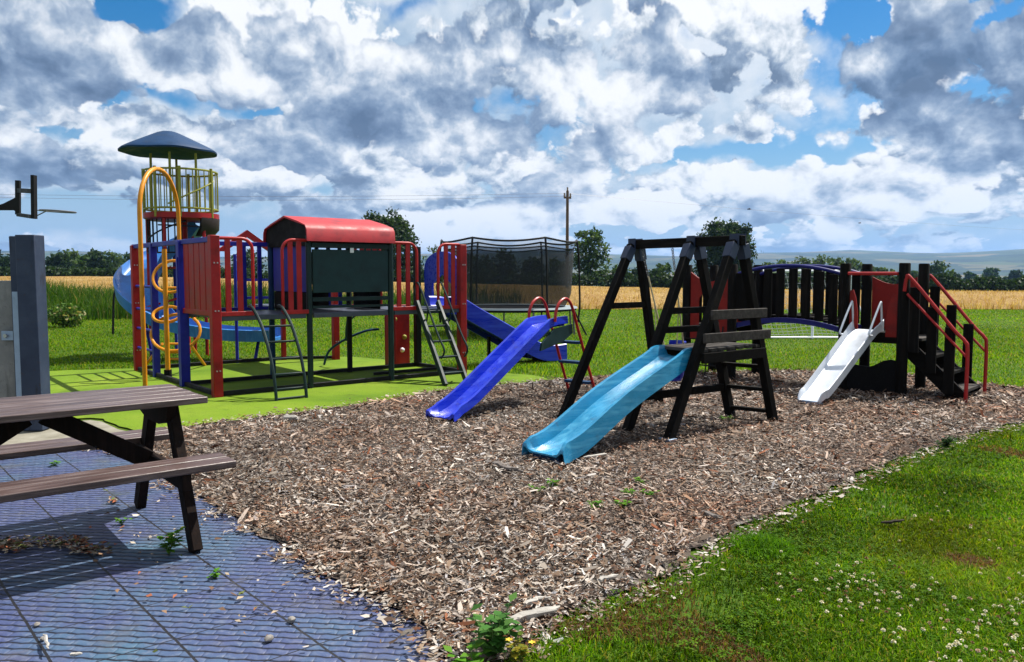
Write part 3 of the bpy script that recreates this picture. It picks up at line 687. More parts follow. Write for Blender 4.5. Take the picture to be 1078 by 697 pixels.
m = MB(); m.bar(b+bdir*.055+V(0,0,-.06), c+bdir*.055+V(0,0,-.06), .035, .09); m.bar(a+bdir*.05+V(0,0,-.06), d+bdir*.05+V(0,0,-.06), .035, .09); W(m, 'platform_joist', M_darkwoodx, bevel=.004)
for z in (.53, .31, .10):
    m = MB(); m.bar(on('Mf', z), on('Rf', z), .06, .035); W(m, 'rung', M_darkwoodx, bevel=.004)
m = MB(); m.bar(on('Mf', .30)+bdir*.0, on('Mn', .30), .04, .07); W(m, 'cross_rail', M_darkwoodx, bevel=.004)
b = MB(); b.bar(RN-cdir*.05+V(0,0,.015), RN+cdir*.05+V(0,0,.015), .12, .03); W(b, 'ground_anchor', M_galv, bevel=.004)
# slide: wide flared chute with rolled edges
st = on('Mn', PZ).lerp(on('Rn', PZ), .5)+V(0, 0, .03); sb = G(571, 487)
hd = (sb-st); hd.z = 0; LEN = hd.length; hd.normalize()
prof = [(-.05, .665), (.08, .66), (.20, .61), (LEN*.5, .385), (LEN*.80, .155), (LEN*.90, .095), (LEN*.96, .075), (LEN, .07)]
pts = catmull([V(st.x+hd.x*q, st.y+hd.y*q, z) for q, z in prof], 5)
def wide_prof(w, h, sk, t=.018):
    a = w/2
    return [(-a-.040, -sk), (-a-.034, -sk), (-a-.022, h-.012), (-a+.0, h-.012), (-a+.045, -.012), (a-.045, -.012), (a, h-.012), (a+.022, h-.012), (a+.034, -sk), (a+.040, -sk), (a+.026, h+.006), (a-.006, h+.006), (a-.035, .012), (a-.08, 0), (-a+.08, 0), (-a+.035, .012), (-a+.006, h+.006), (-a-.026, h+.006)]
profs = []
for i, p in enumerate(pts):
    f = i/(len(pts)-1); w = .31+.05*max(0, (f-.8)/.2); h = .085 if f < .85 else .085-.05*(f-.85)/.15
    profs.append(wide_prof(w, h, min(.055, max(.0, p.z-.02))))
side = V(-hd.y, hd.x, 0)
m = MB(); m.sweep(pts, side, profs); sls = W(m, 'slide', M_cyan, ang=50)
m = MB(); m.box(pts[-1]-hd*.06+V(0, 0, -.035), (.26, .05, .07), Matrix.Rotation(math.atan2(side.y, side.x), 3, 'Z')); m.build('slide_foot', M_navy, sls, world=True)
# the swing itself hangs on the beam
sw = thing('swing', 'blue toddler swing seat hung on chain and ropes under the black beam', 'swing', V(1.66, 8.0, .5), math.atan2(bdir.y, bdir.x))
c = V(1.62, 7.97, .36)
seat = MB()
prof = [(0.0, -.02), (.06, -.02), (.085, .03), (.095, .14), (.105, .33), (.10, .335), (.085, .14), (.07, .04), (0, .0)]
seat.lathe(prof, 22, c)
seat.v = [(x, y, z if z < c.z+.06 else c.z+.06+(z-c.z-.06)*(1.15 if (Vector((x, y, 0))-Vector((c.x, c.y, 0))).dot(cdir) > 0 else .5)) for x, y, z in seat.v]
seat.build('seat', M_blueslide, sw, world=True)
for s, uu in ((-1, 0.075), (1, .393)):
    top = LA.lerp(RA, uu)+V(0, 0, -.05); end = c+bdir*(.12*s)+V(0, 0, .22)
    mid = top.lerp(end, .26)
    ch = MB(); N_ = 11
    for k in range(N_):
        pa, pb = top.lerp(mid, k/N_), top.lerp(mid, (k+1.15)/N_)
        dd = cdir if k % 2 else bdir; cc = (pa+pb)/2; hl = (pb-pa).length/2
        ch.tube([cc+dd*(.011*math.cos(q*math.pi/4))+V(0, 0, hl*math.sin(q*math.pi/4)) for q in range(8)], .0042, 5, True)
    ch.build('chain', M_chain, sw, world=True)
    rp = MB(); rp.tube([mid, mid.lerp(end, .5)+bdir*.005, end], .008, 6)
    fk = mid.lerp(end, .35); rp.tube([fk, end-cdir*.12+V(0, 0, -.03)], .005, 5); rp.build('rope', M_rope, sw, world=True)

# ------------------------------------------------------------------ toddler slide, deep blue with red ladder
d = V(.63, .777, 0).normalized(); sdv = V(d.y, -d.x, 0); B0 = G(463, 444)
ts = thing('toddler_slide', 'deep blue plastic toddler slide with red tube ladder standing on the wood chips', 'slide', B0, math.atan2(d.y, d.x))
def L3(q, s, z): return B0+d*q+sdv*s+V(0, 0, z)
path = catmull([L3(0, 0, .045), L3(.12, 0, .05), L3(.30, 0, .11), L3(.55, 0, .24), L3(1.45, 0, .75), L3(1.62, 0, .82), L3(1.86, 0, .835)], 5)
def tod(w, h):
    a = w/2; return [(-a-.03, h-.07), (-a-.025, h-.075), (-a-.01, h-.02), (-a+.03, -.012), (a-.03, -.012), (a+.01, h-.02), (a+.025, h-.075), (a+.03, h-.07), (a+.022, h+.008), (a-.012, h+.008), (a-.035, .02), (a-.09, 0), (-a+.09, 0), (-a+.035, .02), (-a+.012, h+.008), (-a-.022, h+.008)]
prs = []
for i in range(len(path)):
    f = i/(len(path)-1); prs.append(tod(.285+.04*max(0, 1-f*6), .035+.055*min(1, f*5)))
m = MB(); m.sweep(path, sdv, prs); chs = W(m, 'chute', M_blueslide, ts, ang=50)
m = MB()
for s in (-1, 1):
    poly = [(1.38, .66), (1.60, .80), (1.94, .84), (1.95, .74), (1.78, .66), (1.36, .58)]
    m.prism(poly, lambda a, b, t, s=s: L3(a, s*t, b), .150, .172)
m.build('side_bracket', M_greenpanel, chs, world=True)
foot_q, foot_w = 2.40, .19
for s in (-1, 1):
    m = MB()
    pts = catmull([L3(foot_q, s*foot_w, 0), L3(2.20, s*.185, .42), L3(1.99, s*.18, .88), L3(1.90, s*.18, 1.06), L3(1.80, s*.18, 1.125), L3(1.69, s*.18, 1.09), L3(1.62, s*.18, 1.0), L3(1.60, s*.18, .88)], 6)
    m.tube(pts, .0165, 9); W(m, 'side_rail', M_redtube, ts)
for z in (.14, .38, .62):
    q = foot_q-(foot_q-1.99)*z/.88; m = MB(); m.box(L3(q-.01, 0, z), (.10, .355, .03), Matrix.Rotation(math.atan2(d.y, d.x), 3, 'Z')); W(m, 'step', M_navy, ts, bevel=.005)

# ------------------------------------------------------------------ timber play unit: bridge, stairs, steel slide
EX = V(.74, -.6726, 0).normalized(); FL = G(886.5, 411)
tu = thing('timber_play_unit', 'black timber play unit with arched slat bridge, steps, red panels and steel slide', 'play unit', FL, math.atan2(EX.y, EX.x))
def tpost(x, y, h=1.52, r=.062, mat=M_darkwood):
    m = MB(); m.tube([(x, y, -.02), (x, y, h-.012), (x, y, h)], [r, r, r*.85], 14); return m.build('post', mat, tu)
SX, SY = .66, .74
for x in (-2.12, -1.45, 0, SX):
    for y in (0, SY): tpost(x, y, 1.52)
DZ2 = .72
for x0, x1 in ((-2.12, -1.45), (0, SX)):
    m = MB()
    for k in range(6): m.box(((x0+x1)/2, .06+k*.124, DZ2-.018), (x1-x0-.02, .115, .034))
    m.bar((x0, .035, DZ2-.08), (x1, .035, DZ2-.08), .04, .09); m.bar((x0, SY-.035, DZ2-.08), (x1, SY-.035, DZ2-.08), .04, .09)
    m.build('deck', M_darkwoodx, tu, bevel=.004)
# bridge
def arch_z(x, base, rise): t = (x+.725)/.70; return base+rise*max(0, 1-t*t)
bx = [-1.40+1.36*k/14 for k in range(15)]
for y in (.03, SY-.03):
    m = MB(); m.tube([(x, y, arch_z(x, 1.385, .115)) for x in bx], .022, 8); m.build('bridge_handrail', M_bridgeblue, tu)
    m = MB()
    for k in range(14): m.bar((bx[k], y, arch_z(bx[k], .715, .10)), (bx[k+1]+.004, y, arch_z(bx[k+1], .715, .10)), .05, .062)
    m.build('bridge_beam', M_bridgeblue, tu)
    for k in range(8):
        x = -1.29+k*.165; w = .105
        if k == 0: x, w = -1.26, .27
        if k == 1: continue
        m = MB(); m.box((x, y+(-.04 if y < .3 else .04), (arch_z(x, .76, .10)+arch_z(x, 1.36, .115))/2), (w, .026, .60)); m.build('bridge_slat', M_darkwood, tu, bevel=.004)
m = MB()
for k in range(12):
    x = -1.34+k*.112; m.box((x, SY/2, arch_z(x, .765, .10)), (.10, SY-.10, .03))
m.build('bridge_deck', M_darkwoodx, tu, bevel=.003)
# red ply panels
def wavy(x0, x1, z0, z1, dip, n=12): return [(x0, z0), (x1, z0)]+[(x1+(x0-x1)*k/n, z1-dip*math.sin(math.pi*k/n)) for k in range(n+1)]
m = MB(); m.prism(wavy(.07, SX-.07, DZ2-.03, 1.36, .09), lambda a, b, t: V(a, t, b), SY-.012, SY+.010); m.build('red_panel', M_redply, tu, ang=30)
m = MB()
m.prism([(.063, DZ2+.0), (.063, 1.20), (.10, 1.21), (.13, 1.12), (.155, .95), (.16, DZ2)], lambda a, b, t: V(a, t, b), -.012, .010); m.build('slide_side_panel', M_redply, tu, ang=30)
m = MB(); m.prism([(SX-.063, DZ2-.05), (SX-.063, 1.16), (SX-.12, 1.15), (SX-.165, 1.0), (SX-.185, .85), (SX-.185, DZ2-.05)], lambda a, b, t: V(a, t, b), -.012, .010); m.build('slide_side_panel', M_redply, tu, ang=30)
px0, px1 = -2.06, -1.51
arch = [(px0, .52), (px0, 1.42)]+[(px0+(px1-px0)*k/12, 1.42-.13*math.sin(math.pi*k/12)) for k in range(1, 12)]+[(px1, 1.42), (px1, .52), (px1-.12, .52), (px1-.12, 1.02)]+[((px0+px1)/2+.155*math.cos(rad(a)), 1.02+.14*math.sin(rad(a))) for a in range(20, 170, 20)]+[(px0+.12, 1.02), (px0+.12, .52)]
m = MB(); m.prism(arch, lambda a, b, t: V(a, t, b), -.012, .010); m.build('red_arch_panel', M_redply, tu, ang=30)
m = MB(); m.prism(wavy(px0, px1, DZ2, 1.30, .10), lambda a, b, t: V(a, t, b), SY-.012, SY+.010); m.build('red_panel', M_redply, tu, ang=30)
m = MB(); m.tube([(.05, -.05, 1.40), (SX-.05, -.05, 1.40)], .02, 8); m.build('guard_rail', M_redtube, tu)
for k in range(4):
    m = MB(); m.box((-2.19, .10+k*.18, 1.0), (.026, .12, .62)); m.build('side_slat', M_darkwood, tu, bevel=.004)
# dark board under the deck with a wavy top
m = MB(); m.prism([(.055, .0), (SX-.055, .0), (SX-.055, .40), (SX-.12, .41), (SX-.2, .39), (SX-.3, .33), (.3, .31), (.055, .33)], lambda a, b, t: V(a, t, b), -.014, .012); m.build('under_panel', M_blackplastic, tu)
# steel slide
s0, s1 = V(.275, -.02, .735), V(.13, -1.33, .03); hd = V(s1.x-s0.x, s1.y-s0.y, 0); Ls = hd.length; hd.normalize(); sd = V(-hd.y, hd.x, 0)
pts = catmull([s0-hd*.05+V(0,0,.01), s0+hd*.06, s0+hd*(.22)+V(0, 0, -.09), s0+hd*(Ls*.80)+V(0, 0, -.595), s0+hd*(Ls*.92)+V(0, 0, -.655), s1], 6)
prs = []
for i in range(len(pts)):
    f = i/(len(pts)-1); a = (.32-.10*min(1, max(0, (f-.2)/.8)))/2; h = .075+.05*max(0, 1-f*5) if f < .85 else max(.02, .075-.055*(f-.85)/.15)
    prs.append([(-a-.012, h), (-a-.012, -.012), (a+.012, -.012), (a+.012, h), (a+.004, h+.006), (a, h), (a-.012, .012), (a-.03, 0), (-a+.03, 0), (-a+.012, .012), (-a, h), (-a-.004, h+.006)])
m = MB(); m.sweep(pts, sd, prs); stl = m.build('steel_slide', M_steel, tu, ang=40)
for s in (-1, 1):
    o = s0+sd*(s*.17)
    m = MB(); m.tube(catmull([o+V(0,0,.07), o+V(0,0,.30)+hd*.03, o+V(0,0,.31)+hd*.07, o+hd*.30+V(0, 0, .02), o+hd*.31+V(0,0,-.03), o+hd*.24+V(0,0,-.04)], 5), .012, 7); m.build('slide_handle', M_steel, stl)
m = MB(); m.box(s1+V(.0, .05, -.01), (.24, .10, .05), Matrix.Rotation(math.atan2(sd.y, sd.x), 3, 'Z')); m.build('slide_foot', M_galv, stl, bevel=.005)
# stairs
st0, st1, zr = SX, SX+.63, DZ2
for y in (.05, SY-.05):
    m = MB(); m.bar((st0-.02, y, zr-.10), (st1-.02, y, .02), .045, .17, (0, 0, 1)); m.build('stringer', M_darkwoodx, tu, bevel=.004)
for k in range(4):
    t = (k+.55)/4; m = MB(); m.box((st0+.63*t, SY/2, zr*(1-t)-.0+.03), (.20, SY-.145, .035)); m.build('tread', M_greywood if k % 3 == 0 else M_darkwoodx, tu, bevel=.004)
for y in (-.02, SY+.02):
    for k in range(3):
        t = .20+k*.30; z = zr*(1-t); m = MB(); m.box((st0+.62*t, y, z+.30), (.105, .03, .74)); m.build('stair_slat', M_darkwood, tu, bevel=.004)
    yy = y+(-.035 if y < .3 else .035)
    m = MB(); m.tube(catmull([(st0+.02, yy, 1.20), (st0+.04, yy, 1.345), (st0+.10, yy, 1.33), (st0+.53, yy, .80), (st0+.65, yy, .67), (st0+.68, yy, .56), (st0+.68, yy, 0)], 6), .02, 8)
    m.tube([(st0+.05, yy, 1.17), (st0+.67, yy, .50)], .014, 8); m.build('stair_handrail', M_redtube, tu)
# rope net on the far end
m = MB()
for k in range(4): m.tube([(-2.10+k*.18, -.03, .70), (-2.12+k*.19, -.18, .02)], .010, 5)
for z in (.18, .34, .52): m.tube([(-2.13, -.03-.15*(1-z/.7), z), (-1.52, -.03-.15*(1-z/.7), z)], .010, 5)
m.build('climbing_net', M_black, tu)

# ------------------------------------------------------------------ trampoline
def net_mat():
    t = NT('black_safety_net'); n = t.noise(t.coords('Object', (1, 1, 1)), 2.5, 4, .6)
    t.b.inputs['Base Color'].default_value = (.006, .008, .014, 1); t.b.inputs['Roughness'].default_value = .8
    tr = t.n('ShaderNodeBsdfTransparent'); mx = t.n('ShaderNodeMixShader'); t.l(t.ramp(n, [(.3, (.66,)*3), (.7, (.78,)*3)]), mx.inputs[0])
    t.l(tr.outputs[0], mx.inputs[1]); t.l(t.b.outputs[0], mx.inputs[2]); t.l(mx.outputs[0], t.o.inputs[0]); return t.m
M_net = net_mat()
TP = P(536, 330, 19.0); TP.z = 0; TR = 1.56
tp = thing('trampoline', 'round trampoline with tall black safety net and small ladder standing on the grass', 'trampoline', TP, 0)
m = MB(); m.lathe([(0, .612), (TR-.22, .615)], 40); m.build('jumping_mat', M_blackplastic, tp)
m = MB(); m.lathe([(TR-.26, .63), (TR+.03, .63), (TR+.05, .60), (TR-.26, .60), (TR-.26, .63)], 48); m.build('edge_pad', paint('grey_edge_pad', (.22, .27, .30), .6), tp)
m = MB(); m.tube([(TR*math.cos(rad(a)), TR*math.sin(rad(a)), .575) for a in range(0, 360, 9)], .025, 6, True); m.build('ring', M_black, tp)
for a in (20, 95, 160, 235, 290, 340):
    m = MB(); x, y = (TR)*math.cos(rad(a)), (TR)*math.sin(rad(a)); m.tube([(x, y, .56), (x*1.02, y*1.02, 0)], .022, 6); m.build('leg', M_chain, tp)
NTOP = 2.18
def nr(z): return (TR-.24)-.02+.14*math.sin(min(1, (z-.62)/.35)*math.pi/2)+.06*(z-.62)
m = MB(); zs = [.64, .70, .80, .95, 1.3, 1.7, 2.0]
for i, z in enumerate(zs): pass
prof = [(nr(z), z) for z in zs]; m.lathe(prof, 40)
sag = lambda a: .055*abs(math.sin(a*3))
base = len(m.v); vs = []
for (x, y, z) in m.v:
    a = math.atan2(y, x); vs.append((x, y, z-(sag(a) if z > 1.9 else 0)))
m.v = vs; m.build('safety_net', M_net, tp)
m = MB(); n = 40; r2 = nr(2.0)
for (za, zb, dr) in ((2.0, NTOP, .06),):
    o = len(m.v)
    for k in range(n):
        a = 2*math.pi*k/n; m.v.append((r2*math.cos(a), r2*math.sin(a), za-sag(a)))
        m.v.append(((r2+dr)*math.cos(a), (r2+dr)*math.sin(a), zb-sag(a)*1.4))
    for k in range(n): m.f.append((o+2*k, o+2*((k+1) % n), o+2*((k+1) % n)+1, o+2*k+1))
def net2():
    t = NT('thin_top_net'); t.b.inputs['Base Color'].default_value = (.01, .01, .012, 1); tr = t.n('ShaderNodeBsdfTransparent'); mx = t.n('ShaderNodeMixShader'); mx.inputs[0].default_value = .28
    t.l(tr.outputs[0], mx.inputs[1]); t.l(t.b.outputs[0], mx.inputs[2]); t.l(mx.outputs[0], t.o.inputs[0]); return t.m
m.build('top_net', net2(), tp)
m = MB(); m.tube([((r2+.06)*math.cos(rad(a)), (r2+.06)*math.sin(rad(a)), NTOP-1.4*sag(rad(a))) for a in range(0, 360, 6)], .022, 6, True)
m.tube([((r2)*math.cos(rad(a)), (r2)*math.sin(rad(a)), 2.0-sag(rad(a))) for a in range(0, 360, 6)], .016, 6, True); m.build('net_rim', M_black, tp)
for a in (0, 60, 120, 180, 240, 300):
    m = MB(); q = rad(a); f = lambda r, z: (r*math.cos(q), r*math.sin(q), z)
    m.tube(catmull([f(TR+.06, .25), f(TR+.10, .65), f(TR+.09, 1.2), f(r2+.11, 1.75), f(r2+.06, NTOP)], 5), .024, 7); m.build('net_pole', M_black, tp)
m = MB()
lx0, lx1 = TR-.02, TR+.22
for s in (-.13, .13): m.tube([(TR*.94, -.55+s, .60), (TR*.94+.30, -.62+s, 0)], .014, 6)
for z in (.15, .30, .45):
    t = 1-z/.6; m.tube([(TR*.94+.30*t, -.68-.07*t, z), (TR*.94+.30*t, -.42-.07*t, z)], .013, 6)
m.build('ladder', M_black, tp)

# ------------------------------------------------------------------ football goal with white net
def goal():
    Y0 = 17.2; a = G(800, 357); x0, x1 = 5.35, 7.65; H, D = 1.45, 1.0
    g = thing('football_goal', 'small white football goal with sagging net on the grass behind the slat bridge', 'goal', V((x0+x1)/2, Y0+.6, 0), 0)
    hw = (x1-x0)/2
    m = MB()
    for s in (-1, 1): m.tube([(s*hw, .5, 0), (s*hw, .5, H)], .035, 8)
    m.tube([(-hw, .5, H), (hw, .5, H)], .035, 8); m.build('goal_frame', M_white, g)
    m = MB(); m.tube([(-hw, -.5, .03), (hw, -.5, .03)], .02, 6)
    for s in (-1, 1): m.tube([(s*hw, .5, .03), (s*hw, -.5, .03)], .02, 6); m.tube([(s*hw, .5, H), (s*hw, -.5, .03)], .012, 6)
    m.tube([(-.05, -.5, .0), (-.0, -.38, .30)], .03, 6); m.build('base_frame', M_white, g)
    m = MB(); nu, nv = 22, 14
    def S(u, v): return V(-hw+2*hw*u, .5-1.0*v-.06*math.sin(math.pi*v), H*(1-v)**1.35+.03-.09*math.sin(math.pi*v)*(1+.4*math.sin(u*9)))
    for k in range(nu+1): m.tube([S(k/nu, q/8) for q in range(9)], .005, 3)
    for k in range(1, nv+1): m.tube([S(q/12, k/nv) for q in range(13)], .005, 3)
    m.build('net', paint('weathered_net_cord', (.40, .42, .42), .8), g)
goal()

# ------------------------------------------------------------------ basketball hoop over the wall
def hoop():
    Y = 12.6; base = P(-46, 300, Y+.25); base.z = 0
    h = thing('basketball_hoop', 'black open frame basketball backboard on an arm with thin rim against the sky', 'basketball hoop', base, 0)
    m = MB(); top = P(-46, 216, Y+.25); m.tube([base, V(base.x, base.y, top.z+.12)], .07, 10); m.build('pole', M_black, h, world=True)
    A, B, Cc, D = P(19, 226, Y+.55), P(19, 190, Y+.55), P(36, 186, Y-.35), P(36, 229, Y-.35)
    m = MB(); m.bar(A, B, .05, .07); m.bar(D-V(0,0,.02), P(35.5, 184.5, Y-.35), .05, .085, (0,1,0)); m.bar(P(19, 226, Y+.55), P(36, 228.5, Y-.35), .05, .055); m.bar(P(19, 200.5, Y+.55), P(36, 201.5, Y-.35), .05, .07)
    m.build('backboard_frame', M_black, h, world=True)
    m = MB(); m.prism([(20, 206), (20, 223.5), (14, 221.5), (4, 221.5), (-46, 222), (-46, 215), (-10, 219), (4, 214)], lambda a, b, t: P(a, b, Y+.2+t), -.03, .03); m.build('arm', M_black, h, world=True)
    rc = P(61, 222.5, Y+.1); rr = .25
    m = MB(); m.tube([rc+V(rr*math.cos(rad(a)), rr*math.sin(rad(a))*1.0, -.012*math.cos(rad(a))) for a in range(0, 360, 12)], .012, 6, True)
    m.tube([P(37, 221, Y+.15), rc+V(-.2, .1, 0)], .009, 5); m.tube([P(37, 228, Y-.05), rc+V(-.05, -.22, -.01)], .009, 5); m.build('rim', M_chain, h, world=True)
hoop()

# ------------------------------------------------------------------ concrete wall and steel post
WB = G(33, 452); wy = WB.y
cw_ = thing('concrete_wall', 'weathered grey concrete panel wall bolted to the blue grey steel post', 'wall', V(-6.2, wy+.05, 0), 0)
wr = P(19.5, 400, wy); ztop = P(10, 295.5, wy).z
m = MB(); m.box(((-9.5+wr.x)/2, wy+.10, ztop/2-.02), (wr.x+9.5, .12, ztop+.04)); m.build('panel', M_concrete, cw_, world=True, bevel=.012)
sp = thing('steel_post', 'blue grey steel column taller than the concrete wall behind the picnic table', 'post', WB, 0)
xl, xr = P(17, 300, wy).x, P(45, 300, wy).x; zt = P(30, 247.5, wy).z
m = MB(); W_ = xr-xl-.02
m.box((xl+W_/2+.03, wy+.0, zt/2), (W_-.045, .16, zt)); m.box((xl+.0+.012, wy+.06, zt/2-.004), (.075, .20, zt-.012))
cap = m.build('column', M_postpaint, sp, world=True, bevel=.008)
m = MB(); bz = P(10, 354, wy-.05).z; m.box((P(13, 354, wy).x, wy-.035+.05, bz), (.21, .012, .085)); br = m.build('bracket', M_galv, sp, world=True, bevel=.003)
m = MB(); bp = P(6, 353.5, wy); m.tube([(bp.x, wy+.02, bz), (bp.x, wy-.015, bz)], .018, 6); m.build('bolt', M_boltmetal, br, world=True)
m = MB(); x_ = P(19, 300, wy).x; m.box((x_, wy-.045, .62), (.055, .014, 1.24)); m.build('flange', M_galv, sp, world=True, bevel=.003)

# thin bent tube post at the edge of the lawn
hpz = G(119, 352); bt = thing('bent_tube', 'thin black bent tube hoop standing in the grass beside the spiral slide', 'tube post', hpz, 0)
def at(u, v): return P(u, v, hpz.y)
m = MB(); m.tube(catmull([hpz, at(119.2, 335), at(119.6, 316), at(121, 307), at(125, 303), at(130, 303.5), at(140, 307), at(150, 316), at(152, 335), V(at(153, 350).x, hpz.y, 0)], 5), .026, 8); m.build('tube', M_black, bt, world=True)

# ------------------------------------------------------------------ utility pole and wires
UY = 66.0; up = P(597, 290, UY); uz = float(terrain_z(np.array(up.x), np.array(UY))); pole_top = P(597, 201, UY).z
ut = thing('utility_pole', 'tall timber electricity pole with small crossarm beyond the trampoline', 'utility pole', V(up.x, UY, uz), 0)
m = MB(); m.tube([(up.x, UY, uz-.2), (up.x, UY, pole_top)], [.15, .11], 10); m.build('pole', M_polewood, ut, world=True)
m = MB(); m.bar((up.x-.28, UY-.2, pole_top-.55), (up.x+.28, UY+.2, pole_top-.55), .12, .14); ca = m.build('crossarm', M_polewood, ut, world=True)
for k in (-1, 0, 1):
    m = MB(); q = V(up.x+.25*k, UY+.18*k, pole_top-.48 if k else pole_top); m.lathe([(0, 0), (.07, 0), (.09, .08), (.05, .14), (.08, .2), (.05, .3), (0, .3)], 8, q); m.build('insulator', M_stone, ca, world=True)
def wire(a, b, sag, name, lab):
    m = MB(); pts = [Vector(a).lerp(Vector(b), k/24)+V(0, 0, -sag*4*(k/24)*(1-k/24)) for k in range(25)]
    m.tube(pts, .009, 4); o = m.build(name, M_chain); tag(o, lab, 'wire', 'overhead wires')
pt0 = V(up.x, UY, pole_top)
wire(pt0+V(-.25, -.18, -.2), P(-60, 203.5, 60), .25, 'overhead_wire', 'upper thin overhead wire running from the pole past the blue canopy')
wire(pt0+V(-.25, -.18, -.45), P(-60, 206.5, 60.3), .3, 'overhead_wire', 'lower thin overhead wire running from the pole past the blue canopy')
wire(pt0+V(.25, .18, -.2), P(1160, 246, 150), .4, 'overhead_wire', 'thin overhead wire running from the pole over the swing frame towards the hills')
# ------------------------------------------------------------------ birds
def bird(u, v, Y, s, lab):
    c = P(u, v, Y); m = MB()
    m.tube([c+V(-.16*s, 0, 0), c+V(-.08*s, 0, .01), c+V(.05*s, 0, .012), c+V(.14*s, 0, .03*s), c+V(.19*s, 0, .025*s)], [.006, .035*s, .045*s, .028*s, .006], 6)
    for q in (-1, 1): m.add([c+V(-.05*s, 0, .02), c+V(.06*s, 0, .02), c+V(.03*s, q*.22*s, .10*s), c+V(-.05*s, q*.40*s, .05*s), c+V(-.07*s, q*.2*s, .08*s)], [(0, 1, 2, 4), (2, 3, 4)])
    o = m.build('bird', M_black); tag(o, lab, 'bird', 'birds in flight')
bird(788.5, 220.5, 40, .6, 'small dark bird flying just above the big round tree'); bird(905, 235, 48, .5, 'tiny dark bird flying above the slat bridge')
# ------------------------------------------------------------------ loose wood chips
def sample_poly(poly, n_try, dens_fn):
    """random points of a polygon, thinned by dens_fn (0..1)"""
    p = np.array(poly); lo, hi = p.min(0), p.max(0)
    x = rng.uniform(lo[0], hi[0], n_try); y = rng.uniform(lo[1], hi[1], n_try)
    k = in_poly(x, y, poly) & (rng.random(n_try) < dens_fn(x, y)); return x[k], y[k]
def rot_quads(cx, cy, cz, ln, wd, yaw, pitch, roll):
    """flat chips of 5 corners"""
    n = len(cx)
    sh = np.array([[-1, -.7], [-.2, -1.], [1, -.35], [.8, .7], [-.75, .9]])[None].repeat(n, 0)
    sh = sh+rng.normal(0, .16, sh.shape)
    lx = sh[:, :, 0]*ln[:, None]/2; ly = sh[:, :, 1]*wd[:, None]/2
    lz = np.zeros_like(lx)
    z1 = ly*np.sin(roll)[:, None]; y1 = ly*np.cos(roll)[:, None]
    x2 = lx*np.cos(pitch)[:, None]; z2 = z1+lx*np.sin(pitch)[:, None]
    c, s = np.cos(yaw)[:, None], np.sin(yaw)[:, None]
    return np.stack([cx[:, None]+x2*c-y1*s, cy[:, None]+x2*s+y1*c, cz[:, None]+z2], -1)
CHIP_COLS = np.array([(.52,.46,.40), (.40,.34,.28), (.30,.26,.23), (.27,.19,.13), (.20,.13,.085), (.15,.085,.05), (.22,.085,.04), (.10,.06,.04), (.055,.035,.025), (.64,.61,.57), (.36,.35,.36)])*.82
CHIP_P = np.array([.13, .13, .12, .12, .11, .10, .06, .09, .09, .05, .04])
grow = []
_cen = np.array(chip_poly).mean(0)
def dens(x, y): return np.minimum(1.0, (4.2/np.maximum(y, 1.5))**1.7)
x, y = sample_poly(rough_outline(chip_poly, .05, .1, 9), 720000, dens)
d1 = np.hypot(x, y)
n = len(x); big = rng.random(n) < .05
ln = np.where(big, rng.uniform(.05, .11, n), rng.lognormal(math.log(.019), .44, n)); wd = ln*rng.uniform(.15, .48, n)*np.where(big, .5, 1)
ln *= np.clip(d1/6.5, 1, 1.6); wd *= np.clip(d1/6.5, 1, 1.8)
z = .012+rng.uniform(0, .028, n)
q = rot_quads(x, y, z, ln, wd, rng.uniform(0, 2*math.pi, n), rng.normal(0, .30, n), rng.normal(0, .45, n))
ci = rng.choice(len(CHIP_COLS), n, p=CHIP_P/CHIP_P.sum()); col = CHIP_COLS[ci]*rng.uniform(.7, 1.2, (n, 1))
patch = .5+.5*np.sin(x*1.9+np.sin(y*1.3)*2)*np.sin(y*1.6+np.cos(x*1.1)*2)
p2 = np.sin(x*5.3+2*np.sin(y*3.1))*np.sin(y*4.7+2*np.cos(x*2.9)); col = col*(1-.42*patch[:, None]*np.array([.55, 1.0, 1.25]))*(1.06+.22*p2[:, None])*(1-.3*(np.sin(x*.9+1)*np.sin(y*.8+.5) > .35)[:, None])
chips = tag(np_mesh('wood_chips', q, 5, M_chip, col), kind='stuff')
# spill of chips on the rubber edge
ex = []
for (u, v) in MAT_EDGE:
    g_ = G(u, v); k = 60 if v > 500 else 90
    for _ in range(3*k): ex.append((g_.x+rng.normal(.04, .07), g_.y+rng.normal(0, .07)))
    for _ in range(5): ex.append((g_.x-abs(rng.normal(0, .3)), g_.y+rng.normal(0, .2)))
for _ in range(260): g_ = G(rng.uniform(168, 205), rng.uniform(462, 515)); ex.append((g_.x+rng.normal(0, .05), g_.y+rng.normal(0, .1)))
TE = [(192, 450), (240, 443.5), (300, 436), (360, 428.5), (400, 422.5), (440, 415.5), (480, 409.5), (535, 404.5), (588, 399.5)]
for (u0, v0), (u1, v1) in zip(TE[:-1], TE[1:]):
    a_, b_ = G(u0, v0), G(u1, v1)
    for _ in range(int(110*(b_-a_).length)): t_ = rnd.random(); p_ = a_.lerp(b_, t_); ex.append((p_.x-rng.normal(.03, .10), p_.y+rng.normal(0.05, .13)))
for (u0, v0), (u1, v1) in zip(RIM[:-1], RIM[1:]):
    a_, b_ = G(u0, v0), G(u1, v1)
    for _ in range(int(230*(b_-a_).length*min(1, 5/max(a_.y, 2)))): t_ = rnd.random(); p_ = a_.lerp(b_, t_); ex.append((p_.x+abs(rng.normal(.02, .07)), p_.y-abs(rng.normal(0.02, .07))))
ex = np.array(ex); n = len(ex); ln = rng.lognormal(math.log(.026), .35, n)
